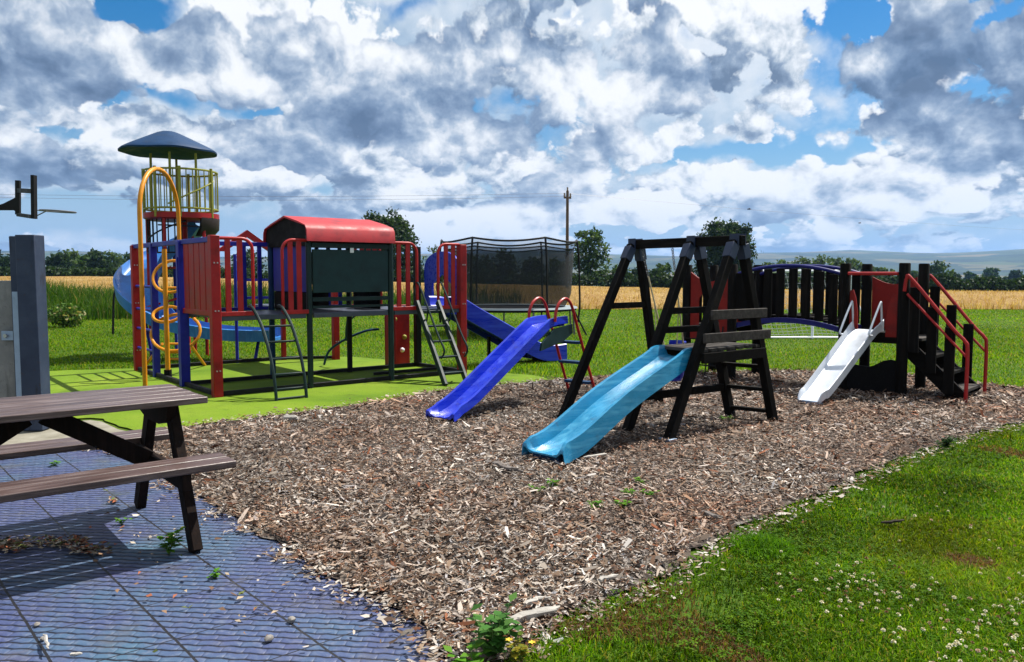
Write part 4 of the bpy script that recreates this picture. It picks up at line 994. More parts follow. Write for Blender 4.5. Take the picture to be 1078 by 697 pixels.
q = rot_quads(ex[:, 0], ex[:, 1], .010+rng.uniform(0, .012, n), ln, ln*rng.uniform(.25, .6, n), rng.uniform(0, 6.28, n), rng.normal(0, .2, n), rng.normal(0, .3, n))
spill = tag(np_mesh('spilled_wood_chips', q, 5, M_chip, CHIP_COLS[rng.choice(len(CHIP_COLS), n, p=CHIP_P/CHIP_P.sum())]*rng.uniform(.7, 1.2, (n, 1))), kind='stuff')

# ------------------------------------------------------------------ grass
def blades(x, y, z, h, w, lean, cols, yaw=None):
    """each blade two faces: a tapering base quad and a bent tip (as one 5-corner fan: two meshes of quads)"""
    n = len(x); yaw = rng.uniform(0, 2*math.pi, n) if yaw is None else yaw
    ly = rng.uniform(0, 2*math.pi, n); dx, dy = np.cos(ly)*lean*h, np.sin(ly)*lean*h
    px, py = np.cos(yaw)*w/2, np.sin(yaw)*w/2
    mx, my, mz = x+dx*.35, y+dy*.35, z+h*.6
    tx, ty, tz_ = x+dx, y+dy, z+h*(1-.35*lean)
    a = np.stack([np.stack([x-px, y-py, z], -1), np.stack([x+px, y+py, z], -1), np.stack([mx+px*.75, my+py*.75, mz], -1), np.stack([mx-px*.75, my-py*.75, mz], -1)], 1)
    b = np.stack([np.stack([mx-px*.75, my-py*.75, mz], -1), np.stack([mx+px*.75, my+py*.75, mz], -1), np.stack([tx+px*.08, ty+py*.08, tz_], -1), np.stack([tx-px*.08, ty-py*.08, tz_], -1)], 1)
    return np.concatenate([a, b]), np.concatenate([cols, cols*1.08])
GREENS = np.array([(.040,.108,.003), (.070,.160,.004), (.108,.205,.006), (.15,.225,.009), (.026,.070,.004), (.20,.21,.025), (.22,.16,.055)])
GP = np.array([.24, .27, .2, .11, .1, .05, .03])
def green(n, p=GP): return GREENS[rng.choice(len(GREENS), n, p=p/p.sum())]*rng.uniform(.75, 1.25, (n, 1))
rim_w = [(G(u, v).x, G(u, v).y) for u, v in RIM]
lawn_poly = rim_w+[(G(520, 1000).x, G(520, 1000).y), (G(1600, 1000).x, G(1600, 1000).y), (12, 6), (16, 9.5)]
def rim_dist(x, y):
    d = np.full(x.shape, 9.0)
    for (x0, y0), (x1, y1) in zip(rim_w[:-1], rim_w[1:]):
        ex_, ey_ = x1-x0, y1-y0; t = np.clip(((x-x0)*ex_+(y-y0)*ey_)/(ex_*ex_+ey_*ey_), 0, 1)
        d = np.minimum(d, np.hypot(x-x0-t*ex_, y-y0-t*ey_))
    return d
def vnoise(x, y, s, seed=0):
    r = np.random.default_rng(seed); out = 0
    for k in range(5):
        a = r.uniform(0, 6.28); f = s*(1.0+.6*k); ph = r.uniform(0, 6.28, 2); out = out+np.sin((x*math.cos(a)+y*math.sin(a))*f+ph[0])*np.sin((-x*math.sin(a)+y*math.cos(a))*f*.8+ph[1])/(1+.4*k)
    return .5+.5*np.clip(out/1.4, -1, 1)
def ldens(x, y):
    base = np.minimum(1.0, (3.4/np.maximum(y, 1.2))**1.7)
    rd = rim_dist(x, y); bare = vnoise(x, y, 2.6, 3)
    keep = np.where(rd < .45, np.clip(rd/.3+.35, 0, 1)*np.where(bare > .4, 1, .45), 1.0)
    return base*keep*np.where(bare < .1, .5, 1)
x, y = sample_poly(lawn_poly, 2600000, ldens); k = (y > 1.0) & (np.abs(x) < y*.8+3.0); x, y = x[k], y[k]
n = len(x); tall = vnoise(x, y, 1.7, 5); d1 = np.maximum(y, 2)
h = rng.uniform(.025, .06, n)*(.7+.9*tall**2); w = rng.uniform(.0035, .0065, n)*np.clip(d1/3.5, 1, 3)
cols = green(n); yel = vnoise(x, y, 1.1, 9); cols = 1.22*cols*(1-.25*(1-tall[:, None]))*(.62+.76*vnoise(x, y, 3.1, 77))[:, None]+np.where(yel[:, None] > .66, np.array([.03, .018, .0]), 0)
br = vnoise(x, y, 2.2, 88)[:, None] > .93; cols = np.where(br & (rng.random((n, 1)) < .7), np.array([.16, .09, .045])*rng.uniform(.6, 1.3, (n, 1)), cols)
q, c = blades(x, y, np.full(n, -.012), h, w, rng.uniform(.2, 1.0, n), cols)
lawn = tag(np_mesh('lawn_grass', q, 4, M_blade, c), kind='stuff')
# clover leaves between the blades
x, y = sample_poly(lawn_poly, 420000, lambda x, y: ldens(x, y)*np.clip(vnoise(x, y, 1.4, 21)*1.6-.5, 0, 1)); k = (y > 1.3) & (y < 8) & (np.abs(x) < y*.8+2.4); x, y = x[k], y[k]; n = len(x)
qs, cs = [], []
a0 = rng.uniform(0, 6.28, n); hz = rng.uniform(.012, .045, n); r = rng.uniform(.005, .009, n); cc = GREENS[rng.choice([0, 1, 2], n)]*rng.uniform(.8, 1.3, (n, 1))
for j in range(3):
    a = a0+j*2.094; ca, sa = np.cos(a), np.sin(a); til = rng.normal(0, .3, n)
    pts = [(0.1, 0), (1.2, -.65), (1.75, 0), (1.2, .65)]
    qs.append(np.stack([np.stack([x+r*(px*ca-py*sa), y+r*(px*sa+py*ca), hz+r*px*til], -1) for px, py in pts], 1)); cs.append(cc)
clover = tag(np_mesh('clover_leaves', np.concatenate(qs), 4, M_blade, np.concatenate(cs)), kind='stuff')
# clover flower heads
x, y = sample_poly(lawn_poly, 90000, lambda x, y: np.where(y < 7, 1, 0)*np.clip(vnoise(x, y, 1.5, 33)*2.1-.85, .03, 1)*np.clip((rim_dist(x, y)-.25)/.4, .0, 1)*np.clip((6.5-y)/3.2, 0.04, 1)*.5); k = (np.abs(x) < y*.8+.5); x, y = x[k], y[k]; n = len(x)
qs, cs = [], []
hz = rng.uniform(.03, .065, n); R_ = rng.uniform(.0045, .0085, n); base = np.where(rng.random((n, 1)) < .62, np.array([.66, .62, .50]), np.where(rng.random((n, 1)) < .5, np.array([.50, .34, .28]), np.array([.22, .12, .07])))
for j in range(22):
    a = rng.uniform(0, 6.28, n); e = rng.uniform(-.5, 1.4, n); ox, oy, oz = np.cos(a)*np.cos(e), np.sin(a)*np.cos(e), np.sin(e)*.9
    t1 = np.stack([-np.sin(a), np.cos(a), np.zeros(n)], -1); o = np.stack([ox, oy, oz], -1); ce = np.stack([x, y, hz], -1)
    s_ = (R_*.45)[:, None]; b_ = ce+o*(R_*.35)[:, None]; tp_ = ce+o*(R_*1.1)[:, None]
    qs.append(np.stack([b_-t1*s_*.5, b_+t1*s_*.5, tp_+t1*s_, tp_-t1*s_], 1)); cs.append(base*rng.uniform(.75, 1.1, (n, 1)))
flowers = tag(np_mesh('clover_flowers', np.concatenate(qs), 4, M_petal, np.concatenate(cs)), kind='stuff')
# mown grass of the field behind
def not_in(x, y): return ~(in_poly(x, y, chip_poly) | in_poly(x, y, turf_poly) | in_poly(x, y, lawn_poly) | in_poly(x, y, mat_poly))
n0 = 330000; y = 8.2*(31.5/8.2)**rng.random(n0); x = rng.uniform(-.82, .82, n0)*y; k = not_in(x, y) & ((y > 9.5) | (np.abs(x) > 5.0)); x, y = x[k], y[k]; n = len(x)
tall = vnoise(x, y, .5, 41); edge_t = np.exp(-((y-(11.9-.1*x))/.35)**2)*(x > -3)*(x < .8)
h = rng.uniform(.02, .055, n)*(.6+tall*.8)*(1+1.2*edge_t); w = rng.uniform(.006, .011, n)*np.clip(y/10, 1, 3)
pg = GP.copy(); pg[2] += .12; pg[3] += .12; pg[5] += .05
q, c = blades(x, y, np.full(n, -.012), h, w, rng.uniform(.2, .9, n), green(n, pg)*(1.08+.5*vnoise(x, y, .33, 44))[:, None])
mown = tag(np_mesh('mown_grass', q, 4, M_blade, c), kind='stuff')
# shaggy fringe along the turf edge
# tall unmown grass strip
strip = [(-75, 24), (-24, 23.0), (-15.5, 23.2), (-9, 25.5), (-4, 28.6), (.5, 31), (.0, 32.2), (-5, 33), (-14, 37), (-30, 41), (-75, 48)]
x, y = sample_poly(strip, 150000, lambda x, y: np.where(np.abs(x) < y*.8, 1.0, .0)); n = len(x)
gz = terrain_z(x, y); cl = vnoise(x, y, .55, 51)
h = rng.uniform(.42, .98, n)*(.72+.42*cl)*np.clip((y-23)/2.5+.35, .35, 1)*np.where(y > 29, 1.28, 1.0)
lg = np.array([(.022,.066,.006), (.034,.088,.008), (.05,.11,.014), (.085,.125,.022), (.17,.15,.06)]); cols = lg[rng.choice(5, n, p=[.28, .32, .22, .12, .06])]*rng.uniform(.8, 1.2, (n, 1))
q, c = blades(x, y, gz-.02, h, rng.uniform(.018, .045, n), rng.uniform(.05, .5, n), cols)
tallg = tag(np_mesh('unmown_grass', q, 4, M_blade, c), kind='stuff')

# ------------------------------------------------------------------ ripe cereal field
def far_edge(x): return np.where(x < 0, 100+.0*x, 100.0)
crop_xs = np.concatenate([np.arange(-95, 110, 2.5)]); ts = np.concatenate([[0, .0, .008, .018, .035, .06], np.linspace(.1, 1, 22)])
def near_edge(x): return np.where(x < .5, np.clip(32.6-.36*(x), 32.4, 49), 31.8)
Xc, Tc = np.meshgrid(crop_xs, ts); Yc = near_edge(Xc)+(100-near_edge(Xc))*Tc
dE = Yc-near_edge(Xc); ch_ = .02+.54*np.clip(dE/4.5, 0, 1)**.75; Zc = terrain_z(Xc, Yc)+ch_+.04*np.sin(Xc*1.7+Yc*.9)*np.sin(Yc*.7); Zc[0] = terrain_z(Xc[0], Yc[0])-.1
vv = np.stack([Xc, Yc, Zc], -1).reshape(-1, 3); nx, ny = len(crop_xs), len(ts); i = np.arange(nx-1)[None]+np.arange(ny-1)[:, None]*nx
ff = np.stack([i, i+1, i+1+nx, i+nx], -1).reshape(-1, 4)
def wheat_mat():
    t = NT('ripe_cereal'); p = t.pos((1, .35, 1)); n1 = t.noise(t.pos((.6, .25, 1)), .35, 6, .6); n2 = t.noise(p, 9, 5, .7); n3 = t.noise(t.pos((6, 6, .4)), 3, 4, .6)
    b = t.ramp(n1, [(.3, (.30, .185, .055)), (.5, (.38, .25, .085)), (.7, (.44, .32, .13))])
    b = t.mix(t.ramp(n2, [(.42, (.7,.7,.7)), (.6, (0,0,0))]), b, (.20, .095, .02))
    tl = t.noise(t.pos((.9, .03, 1), (0, 0, .22)), 1.0, 3, .5); b = t.mix(t.ramp(tl, [(.55, (0,0,0)), (.62, (.6,.6,.6)), (.66, (0,0,0))]), b, (.16, .12, .035))
    t.l(b, t.b.inputs['Base Color']); t.b.inputs['Roughness'].default_value = .85; t.b.inputs['Specular IOR Level'].default_value = .15
    t.bump(t.math('ADD', n2, n3), .8, .12); return t.m
me = bpy.data.meshes.new('cereal_field'); me.from_pydata(vv.tolist(), [], ff.tolist()); me.materials.append(wheat_mat())
crop = bpy.data.objects.new('cereal_field', me); COL.objects.link(crop); tag(crop, kind='stuff')
n = 62000; x = rng.uniform(-60, 75, n); t = rng.random(n)**2.2; y = near_edge(x)-.25+(100-near_edge(x))*t*.75; k = np.abs(x) < y*.75; x, y, t = x[k], y[k], t[k]; n = len(x)
gz = terrain_z(x, y); wc = np.array([(.44,.31,.12), (.52,.39,.19), (.38,.24,.08), (.30,.17,.05)])*.92
front = y < near_edge(x)+1.2
hl = .12+.44*np.clip((y-near_edge(x))/4.5, 0, 1)**.75
q, c = blades(x, y, np.where(front, gz-.02, gz+hl-.14), np.where(front, hl+rng.uniform(.05, .2, n), rng.uniform(.16, .30, n)), rng.uniform(.02, .04, n)*np.clip(y/38, 1, 2.2), rng.uniform(.05, .45, n), wc[rng.choice(4, n, p=[.35, .3, .2, .15])]*rng.uniform(.8, 1.2, (n, 1)))
stalks = tag(np_mesh('cereal_stalks', q, 4, M_stalk, c), kind='stuff')

# ------------------------------------------------------------------ trees and hedges
def leaf_cloud(pts, size, cols, flat=.0):
    n = len(pts); nrm = rng.normal(0, 1, (n, 3)); nrm[:, 2] = np.abs(nrm[:, 2])+flat; nrm /= np.linalg.norm(nrm, axis=1)[:, None]
    t = np.cross(nrm, rng.normal(0, 1, (n, 3))); t /= np.linalg.norm(t, axis=1)[:, None]; b = np.cross(nrm, t)
    s = size[:, None]
    return np.stack([pts-t*s, pts-b*s*.55+nrm*s*.1, pts+t*s, pts+b*s*.55-nrm*s*.08], 1)
TREE_GREENS = {'oak': [(.020,.050,.009), (.032,.075,.012), (.05,.10,.018), (.075,.13,.025)], 'dark': [(.010,.027,.006), (.017,.042,.009), (.027,.058,.012), (.038,.074,.017)], 'ash': [(.03,.06,.013), (.045,.085,.02), (.065,.105,.028), (.09,.13,.035)], 'pale': [(.035,.075,.018), (.055,.105,.025), (.08,.135,.035), (.11,.16,.045)]}
def tree(name, label, cat, u, vtop, Y, wpx, kind='oak', low=.25, leaves=2600, leaf=.16, group=None, squash=1.0, nl=13, airy=.0, base_u=None, trunk=True, dy=0):
    g = P(u, 300, Y); gx = g.x; gz = float(terrain_z(np.array(gx), np.array(Y)))
    H = P(u, vtop, Y).z-gz; R = wpx/FPX*Y/2*1.12
    root = thing(name, label, cat, (gx, Y, gz), 0, group)
    zc0 = H*low; ch = H-zc0
    lobes = []
    for k in range(nl):
        a = 2*math.pi*k*.618+rnd.random(); f = (k+.5)/nl; zz = zc0+ch*(.12+.76*f)
        env = math.sin(math.pi*min(1, .12+.80*f**.8))**.6
        rr = R*.70*env*rnd.uniform(.5, 1.0); lr = R*rnd.uniform(.40, .56)*(1-.22*f)
        lobes.append((rr*math.cos(a), rr*math.sin(a), min(zz, H-lr*.8), lr))
    lobes.append((rnd.uniform(-.15, .15)*R, 0, H-R*.44, R*.46)); lobes.append((0, 0, zc0+ch*.45, R*.6))
    pts, cols = [], []
    gc = np.array(TREE_GREENS[kind]); per = leaves//len(lobes)
    for (lx, ly, lz, lr) in lobes:
        subs = rng.normal(0, 1, (int(9+5*airy), 3)); subs /= np.linalg.norm(subs, axis=1)[:, None]; subs *= rng.uniform(.45, .98, (len(subs), 1))
        si = rng.integers(0, len(subs), per); p = subs[si]*lr+rng.normal(0, 1, (per, 3))*lr*(.20-.05*airy)
        p[:, 2] *= .82*squash; p += np.array([lx, ly, lz]); pts.append(p)
        tone = rng.integers(0, 4, len(subs)); cols.append(gc[np.clip(tone[si]+rng.integers(-1, 2, per), 0, 3)]*rng.uniform(.8, 1.2, (per, 1)))
    pts = np.concatenate(pts); cols = np.concatenate(cols); pts[:, 2] = np.maximum(pts[:, 2], zc0*.55)
    np_mesh('crown', leaf_cloud(pts, rng.uniform(.6, 1.4, len(pts))*leaf, cols), 4, M_leaf, cols, parent=root)
    if trunk:
        m = MB(); tr = max(.07, R*.075); m.tube([(0, 0, -.2), (0, 0, zc0*.5), (tr*.4, 0, zc0+ch*.25), (0, tr*.5, zc0+ch*.6)], [tr*1.35, tr, tr*.75, tr*.3], 8)
        for (lx, ly, lz, lr) in lobes[::2]:
            z0 = min(lz-.1, zc0*.7+(lz-zc0)*.35); m.tube([(0, 0, max(.2, z0)), (lx*.5, ly*.5, (z0+lz)/2+.05), (lx, ly, lz)], [tr*.5, tr*.32, tr*.12], 5)
        m.build('trunk', M_bark, root)
    return root
tree('oak_tree', 'broad dense dark oak tree rising behind the red roof', 'tree', 407, 222.5, 104, 66, 'dark', .16, 12000, .22, nl=20)
tree('ash_tree', 'loose leafed tree standing beside the timber electricity pole', 'tree', 620, 238.5, 106, 44, 'oak', .14, 3800, .19, airy=1, nl=14)
tree('oak_tree', 'big round dark tree behind the black swing beam', 'tree', 765, 231, 108, 62, 'dark', .10, 14000, .22, nl=20)
tree('young_tree', 'thin sparse young tree showing above the red guard panels', 'tree', 457, 257, 103, 24, 'ash', .2, 420, .15, airy=1, nl=8)
for k, (u, vt, Y, w, kd, lab) in enumerate([(500, 266, 112, 40, 'dark', 'dark rounded tree seen through the near side of the trampoline net'), (532, 262, 118, 36, 'dark', 'tallest tree seen through the middle of the trampoline net'), (560, 270, 112, 34, 'dark', 'low wide tree seen through the trampoline net beside its tall neighbour'), (588, 272, 116, 30, 'oak', 'small tree seen through the trampoline net nearest the electricity pole')]):
    tree('field_tree', lab, 'tree', u, vt, Y, w, kd, .1, 1500, .24, 'trees behind the trampoline')
for (u, vt, Y, w, kd, lab) in [(652, 279, 112, 26, 'oak', 'rounded bush in the hedge beside the loose leafed tree'), (672, 281, 113, 24, 'dark', 'low dark bush seen between the legs of the first swing frame'), (697, 276, 112, 24, 'oak', 'pointed bushy tree seen just beside the swing chain'), (722, 282, 114, 24, 'dark', 'low bush seen behind the middle leg of the swing frame'), (800, 283, 114, 26, 'dark', 'small dark bush beside the big round tree')]:
    tree('hedge_tree', lab, 'tree', u, vt, Y, w, kd, .05, 900, .22, 'bushes rising out of the hedge', trunk=True)
# tree line beyond the crop, near the concrete wall
tl = [(-28, 264, 150, 40, 'dark', 'dark tree hidden mostly by the concrete wall'), (5, 266, 150, 36, 'dark', 'dark tree directly above the end of the concrete wall'), (58, 268, 160, 26, 'dark', 'small dark tree just beside the steel post'), (66, 265, 144, 26, 'dark', 'dark bushy tree second from the steel post'), (80, 262.5, 165, 32, 'pale', 'pale green rounded tree in the tree line'), (92, 268, 150, 20, 'oak', 'low middle green tree between the pale and the dark crowns'), (104, 263, 148, 26, 'dark', 'dark tall tree in the tree line beside the pale crown'), (120, 264, 170, 30, 'pale', 'bluish green tree standing just outside the play frame'), (140, 266, 168, 26, 'oak', 'tree seen through the bars at the near corner of the play frame'), (160, 267, 168, 28, 'dark', 'tree seen through the frame beside the yellow arch'), (215, 268, 165, 40, 'dark', 'wide dark tree seen behind the boarded red panel'), (262, 262, 150, 44, 'dark', 'dark tree seen above the blue bars of the play frame'), (435, 276, 150, 30, 'dark', 'dark tree seen through the red bars beside the green panel')]
for (u, vt, Y, w, kd, lab) in tl: tree('field_tree', lab, 'tree', u, vt, Y, w, kd, .08, 1300, .30, 'tree line beyond the crop')
# wood on the right and single trees in the valley
wd_ = [(812, 276, 26), (828, 273, 28), (846, 270.5, 30), (864, 269, 32), (884, 268.5, 32), (902, 273, 26), (918, 279, 24), (934, 281, 22)]
wl = ['first tree of the wood, next to the big round tree', 'second tree of the wood above the bridge', 'third tree of the wood above the middle of the bridge', 'fourth and broadest tree of the wood above the bridge', 'tallest tree of the wood above the bridge post', 'sixth tree of the wood above the steel slide', 'low tree of the wood above the red panel', 'last low tree at the end of the wood']
for k, ((u, vt, w), lab) in enumerate(zip(wd_, wl)): tree('wood_tree', lab, 'tree', u, vt, 205+8*(k % 3), w, 'pale' if k % 2 else 'ash', .05, 1300, .42, 'trees of the small wood')
sg = [(988, 274.5, 175, 27, 'oak', 'dark green rounded tree beyond the stair posts', 'tree'), (962, 285, 230, 18, 'oak', 'small tree in the valley between the two stair posts', 'tree'), (1021, 286, 320, 16, 'oak', 'small blue green tree in the valley beyond the hedge', 'tree'), (1043, 281, 380, 20, 'oak', 'rounded bluish tree in the valley fields', 'tree'), (1068, 284, 330, 18, 'dark', 'dark tree in the valley at the end of the hedge', 'tree'), (1005, 287, 260, 16, 'dark', 'low dark bush right behind the dark green rounded tree', 'tree')]
for (u, vt, Y, w, kd, lab, ct) in sg: tree('valley_tree', lab, ct, u, vt, Y, w, kd, .08, 1100, .0022*Y, 'trees of the valley')
def hedge(label, u0, u1, Y0, Y1, ht, n, kind='dark', bump=.35, grp='field hedges'):
    a, b = P(u0, 300, Y0), P(u1, 300, Y1); mid = (a+b)/2; root = thing('hedge', label, 'hedge', (mid.x, mid.y, float(terrain_z(np.array(mid.x), np.array(mid.y)))), 0, grp)
    t = rng.random(n); off = rng.normal(0, .55, n); dx, dy = b.x-a.x, b.y-a.y; L_ = math.hypot(dx, dy)
    x = a.x+dx*t-dy/L_*off; y = a.y+dy*t+dx/L_*off; gz = terrain_z(x, y)
    top = ht*(1+bump*(vnoise(t*L_, t*0+u0, .5, int(u0+2000) % 97)-.5)+.12*np.sin(t*L_*1.3))
    z = gz+top*rng.random(n)**.6*(1-.25*np.abs(off)); gc = np.array(TREE_GREENS[kind]); cl = gc[rng.integers(0, 4, n)]*rng.uniform(.75, 1.2, (n, 1))
    pts = np.stack([x-mid.x, y-mid.y, z-root.location.z], -1)
    np_mesh('foliage', leaf_cloud(pts, rng.uniform(.12, .3, n), cl), 4, M_leaf, cl, parent=root)
    m = MB()
    for k in range(24):
        s = (k+.5)/24; p = V(a.x+dx*s, a.y+dy*s, 0); zz = float(terrain_z(np.array(p.x), np.array(p.y))); m.tube([(p.x-mid.x, p.y-mid.y, zz-.2-root.location.z), (p.x-mid.x+.2*math.sin(k*7), p.y-mid.y, zz+ht*.6-root.location.z)], [.06, .03], 5)
    m.build('stems', M_bark, root)
hedge('dark clipped hedge beyond the crop near the concrete wall', -120, 300, 101, 101, 1.75, 9000)
hedge('dark field hedge behind the play frame and trampoline', 300, 640, 101, 101, 2.1, 9000)
hedge('field hedge seen between the legs of the swing frame', 640, 850, 101, 101, 2.2, 10000, 'dark')
hedge('long dark hedge behind the timber unit and its stairs', 850, 1180, 100, 94, 2.75, 16000, bump=.2)
hedge('second hedge line showing over the long dark hedge', 880, 1180, 118, 112, 1.5, 6000, 'oak')
# ragged bush in the unmown strip near the steel post
def bush(name, label, g, r, h, n, kind, leaf=.03, cat='bush', dry=0.0):
    root = thing(name, label, cat, g, 0); k = rng.normal(0, 1, (n, 3)); k /= np.linalg.norm(k, axis=1)[:, None]; k *= rng.random((n, 1))**.5
    p = k*np.array([r, r*.8, h*.5])+np.array([0, 0, h*.5]); gc = np.array(TREE_GREENS[kind])*1.6; c = gc[rng.integers(0, 4, n)]*rng.uniform(.8, 1.2, (n, 1))
    dm = rng.random((n, 1)) < dry; c = np.where(dm, np.array([.30, .27, .12]), c)
    np_mesh('foliage', leaf_cloud(p, rng.uniform(.6, 1.4, n)*leaf, c), 4, M_leaf, c, parent=root)
    m = MB()
    for j in range(9): a = j*.7; m.tube([(0, 0, 0), (r*.6*math.cos(a), r*.5*math.sin(a), h*rnd.uniform(.6, .95))], [.008, .003], 4)
    m.build('stems', M_bark, root); return root
bush('scrub_bush', 'low scrub bush at the edge of the tall grass beside the steel post', G(70, 344), .5, .62, 1200, 'oak', .05, dry=.12)
# far wooded belt reading as one mass
n = 9000; az = rng.uniform(-.62, .62, n); Y = rng.uniform(520, 760, n); sel = vnoise(az*60, Y*0, 1.0, 71) > .42; az, Y = az[sel], Y[sel]; n = len(Y)
x = np.tan(az)*Y; z = terrain_z(x, Y)+rng.random(n)**.7*9*(.5+.7*vnoise(az*90, Y*.01, 1.0, 72)); gc = np.array(TREE_GREENS['oak']); cl = gc[rng.integers(0, 4, n)]
tag(np_mesh('far_woods', leaf_cloud(np.stack([x, Y, z], -1), rng.uniform(1.2, 2.4, n), cl), 4, M_leaf, cl), kind='stuff')

# ------------------------------------------------------------------ weeds, stones, sticks, litter
def weed(label, g, r, h, nleaf, leaf, cols, name='weed', flower=None):
    root = thing(name, label, 'weed', g, 0); vs, cs = [], []
    m = MB()
    ns = max(3, nleaf//9)
    for j in range(ns):
        a = rnd.uniform(0, 6.28); rr = r*rnd.uniform(.2, 1); hh = h*rnd.uniform(.55, 1.0); tip = V(rr*math.cos(a), rr*math.sin(a), hh); midp = V(tip.x*.35, tip.y*.35, hh*.55)
        m.tube([(0, 0, -.01), midp, tip], [.0028, .002, .0012], 4)
        for q in range(9):
            t = .25+.75*q/8; p = midp.lerp(tip, (t-.5)*2) if t > .5 else V(0, 0, 0).lerp(midp, t*2)
            b = rnd.uniform(0, 6.28); dr = V(math.cos(b), math.sin(b), rnd.uniform(-.1, .6)).normalized(); sd_ = dr.cross(V(0, 0, 1)).normalized()*leaf*.36; L_ = leaf*rnd.uniform(.7, 1.3)
            vs.append([p, p+dr*L_*.45+sd_, p+dr*L_+V(0, 0, -L_*.15), p+dr*L_*.45-sd_]); c = np.array(cols[rnd.randrange(len(cols))])*rnd.uniform(.8, 1.25); cs.append(c)
    m.build('stem', M_tableleg if False else M_weedstem, root)
    np_mesh('leaves', np.array([[tuple(p) for p in f] for f in vs]), 4, M_blade, np.array(cs), parent=root)
    if flower:
        for j in range(flower):
            a = rnd.uniform(0, 6.28); c = V(r*.8*math.cos(a), r*.8*math.sin(a), h*rnd.uniform(.7, 1.0)); m = MB(); vs_ = [c]
            for q in range(12): b = q*.5236; f_ = .017 if q % 2 else .009; vs_.append(c+V(f_*math.cos(b), f_*math.sin(b), .004))
            m.add(vs_, [(0, q+1, (q+1) % 12+1) for q in range(12)]); m.build('flower', M_yellowpetal, root)
    return root
M_yellowpetal = paint('yellow_petal', (.6, .40, .02), .7)
M_weedstem = paint('weed_stem', (.08, .13, .03), .6)
wg = [(.07, .20, .015), (.10, .26, .02), (.14, .30, .03)]
weed('bright green leafy weed growing at the foot of the picnic table leg', G(178, 583), .07, .12, 60, .045, wg)
weed('small green weed on the rubber tiles beside the table leg', G(226, 608), .04, .03, 18, .025, wg)
weed('little weed on the rubber between the table legs', G(128, 552), .05, .035, 18, .025, wg)
weed('tiny weed on the rubber behind the near bench', G(57, 490), .07, .03, 18, .03, wg)
weed('large bushy green weed at the corner where rubber, chips and lawn meet', G(519, 697), .10, .19, 160, .05, [(.05, .14, .03), (.07, .19, .04), (.10, .22, .05)])
weed('yellowing weed with small yellow flowers beside the large bushy weed', G(546, 700), .06, .12, 60, .035, [(.30, .26, .03), (.20, .22, .03), (.12, .19, .02)], flower=3)
weed('grassy green weed low at the lower edge beside the large bushy weed', G(500, 716), .10, .10, 80, .05, wg)
for (u, v, lab) in [(583, 514, 'larger weed tuft in the chips below the light blue slide'), (566, 519, 'smaller weed tuft in the chips below the light blue slide'), (629, 536, 'weed tuft in the middle of the open wood chips'), (652, 537, 'weed tuft beside another one in the open wood chips'), (674, 511, 'weed tuft between slide foot and lawn'), (682, 524, 'widest weed tuft in the chips near the lawn'), (662, 523, 'faint weed tuft in the chips below the swing leg'), (765, 444, 'weed tuft at the foot of the ladder of the swing set')]:
    weed(lab, G(u, v), .06, .05, 36, .035, wg, 'weed_tuft')
weed('dark green weed tuft at the edge of lawn and chips', G(996, 472), .09, .10, 90, .04, [(.02, .06, .012), (.03, .085, .015)], 'weed_tuft')
tus = thing('grass_tussock', 'bright tussock of longer grass blades standing on the lawn edge', 'grass tussock', G(802, 580), 0); n = 900
a_ = rng.uniform(0, 6.28, n); r_ = .17*rng.random(n)**.6; q, c = blades(r_*np.cos(a_), r_*np.sin(a_), np.full(n, -.01), rng.uniform(.07, .15, n)*(1-.5*r_/.17), rng.uniform(.004, .007, n), rng.uniform(.2, .9, n), np.array([(.07,.19,.006), (.10,.22,.010), (.05,.14,.004)])[rng.integers(0, 3, n)]*rng.uniform(.8, 1.2, (n, 1)))
np_mesh('blades', q, 4, M_blade, c, parent=tus)
def stone(u, v, r, lab):
    bm = bmesh.new(); bmesh.ops.create_icosphere(bm, subdivisions=2, radius=r)
    for v_ in bm.verts: v_.co = Vector((v_.co.x*1.2, v_.co.y, v_.co.z*.75))*rnd.uniform(.86, 1.14)
    me = bpy.data.meshes.new('stone'); bm.to_mesh(me); bm.free(); me.materials.append(M_stone); me.polygons.foreach_set('use_smooth', [True]*len(me.polygons)); me.set_sharp_from_angle(angle=rad(30))
    o = bpy.data.objects.new('stone', me); COL.objects.link(o); g = G(u, v); o.location = (g.x, g.y, r*.6); o.rotation_euler = (0, 0, rnd.uniform(0, 6)); tag(o, lab, 'stone', 'stones lying on the rubber tiles')
stone(283, 675, .017, 'larger grey stone on the rubber tiles'); stone(307, 655, .016, 'pale angular stone lying on a seam of the rubber tiles'); stone(39, 659, .011, 'small stone among twigs on the rubber tiles'); stone(45, 674, .011, 'dark pebble beside a twig on the rubber tiles')
def stick(u0, v0, u1, v1, r, lab, mat, name='stick'):
    a, b = G(u0, v0, .03), G(u1, v1, .03); m = MB(); pts = [a.lerp(b, k/6)+V(rnd.uniform(-1, 1)*r*.8, rnd.uniform(-1, 1)*r*.8, rnd.uniform(0, 1)*r*.5) for k in range(7)]
    m.tube(pts, [r*f for f in (.5, .9, 1.1, 1, .85, .7, .3)], 6); m.tube([pts[3], pts[3].lerp(b, .6)+V(r*1.5, -r*2, r)], [r*.6, r*.2], 5); o = m.build(name, mat); tag(o, lab, 'stick', 'sticks lying about')
M_palestick = timber('bleached_stick', (.28, .26, .23), (.46, .43, .39), (.62, .59, .55), 0, 2, .9)
M_barkpiece = timber('grey_bark', (.10, .08, .07), (.22, .19, .17), (.42, .39, .36), 0, 2, .9)
stick(528, 655, 590, 640, .020, 'long bleached branch along the edge of chips and lawn', M_palestick); stick(552, 637, 580, 628, .013, 'short bleached stick just above the long branch', M_palestick)
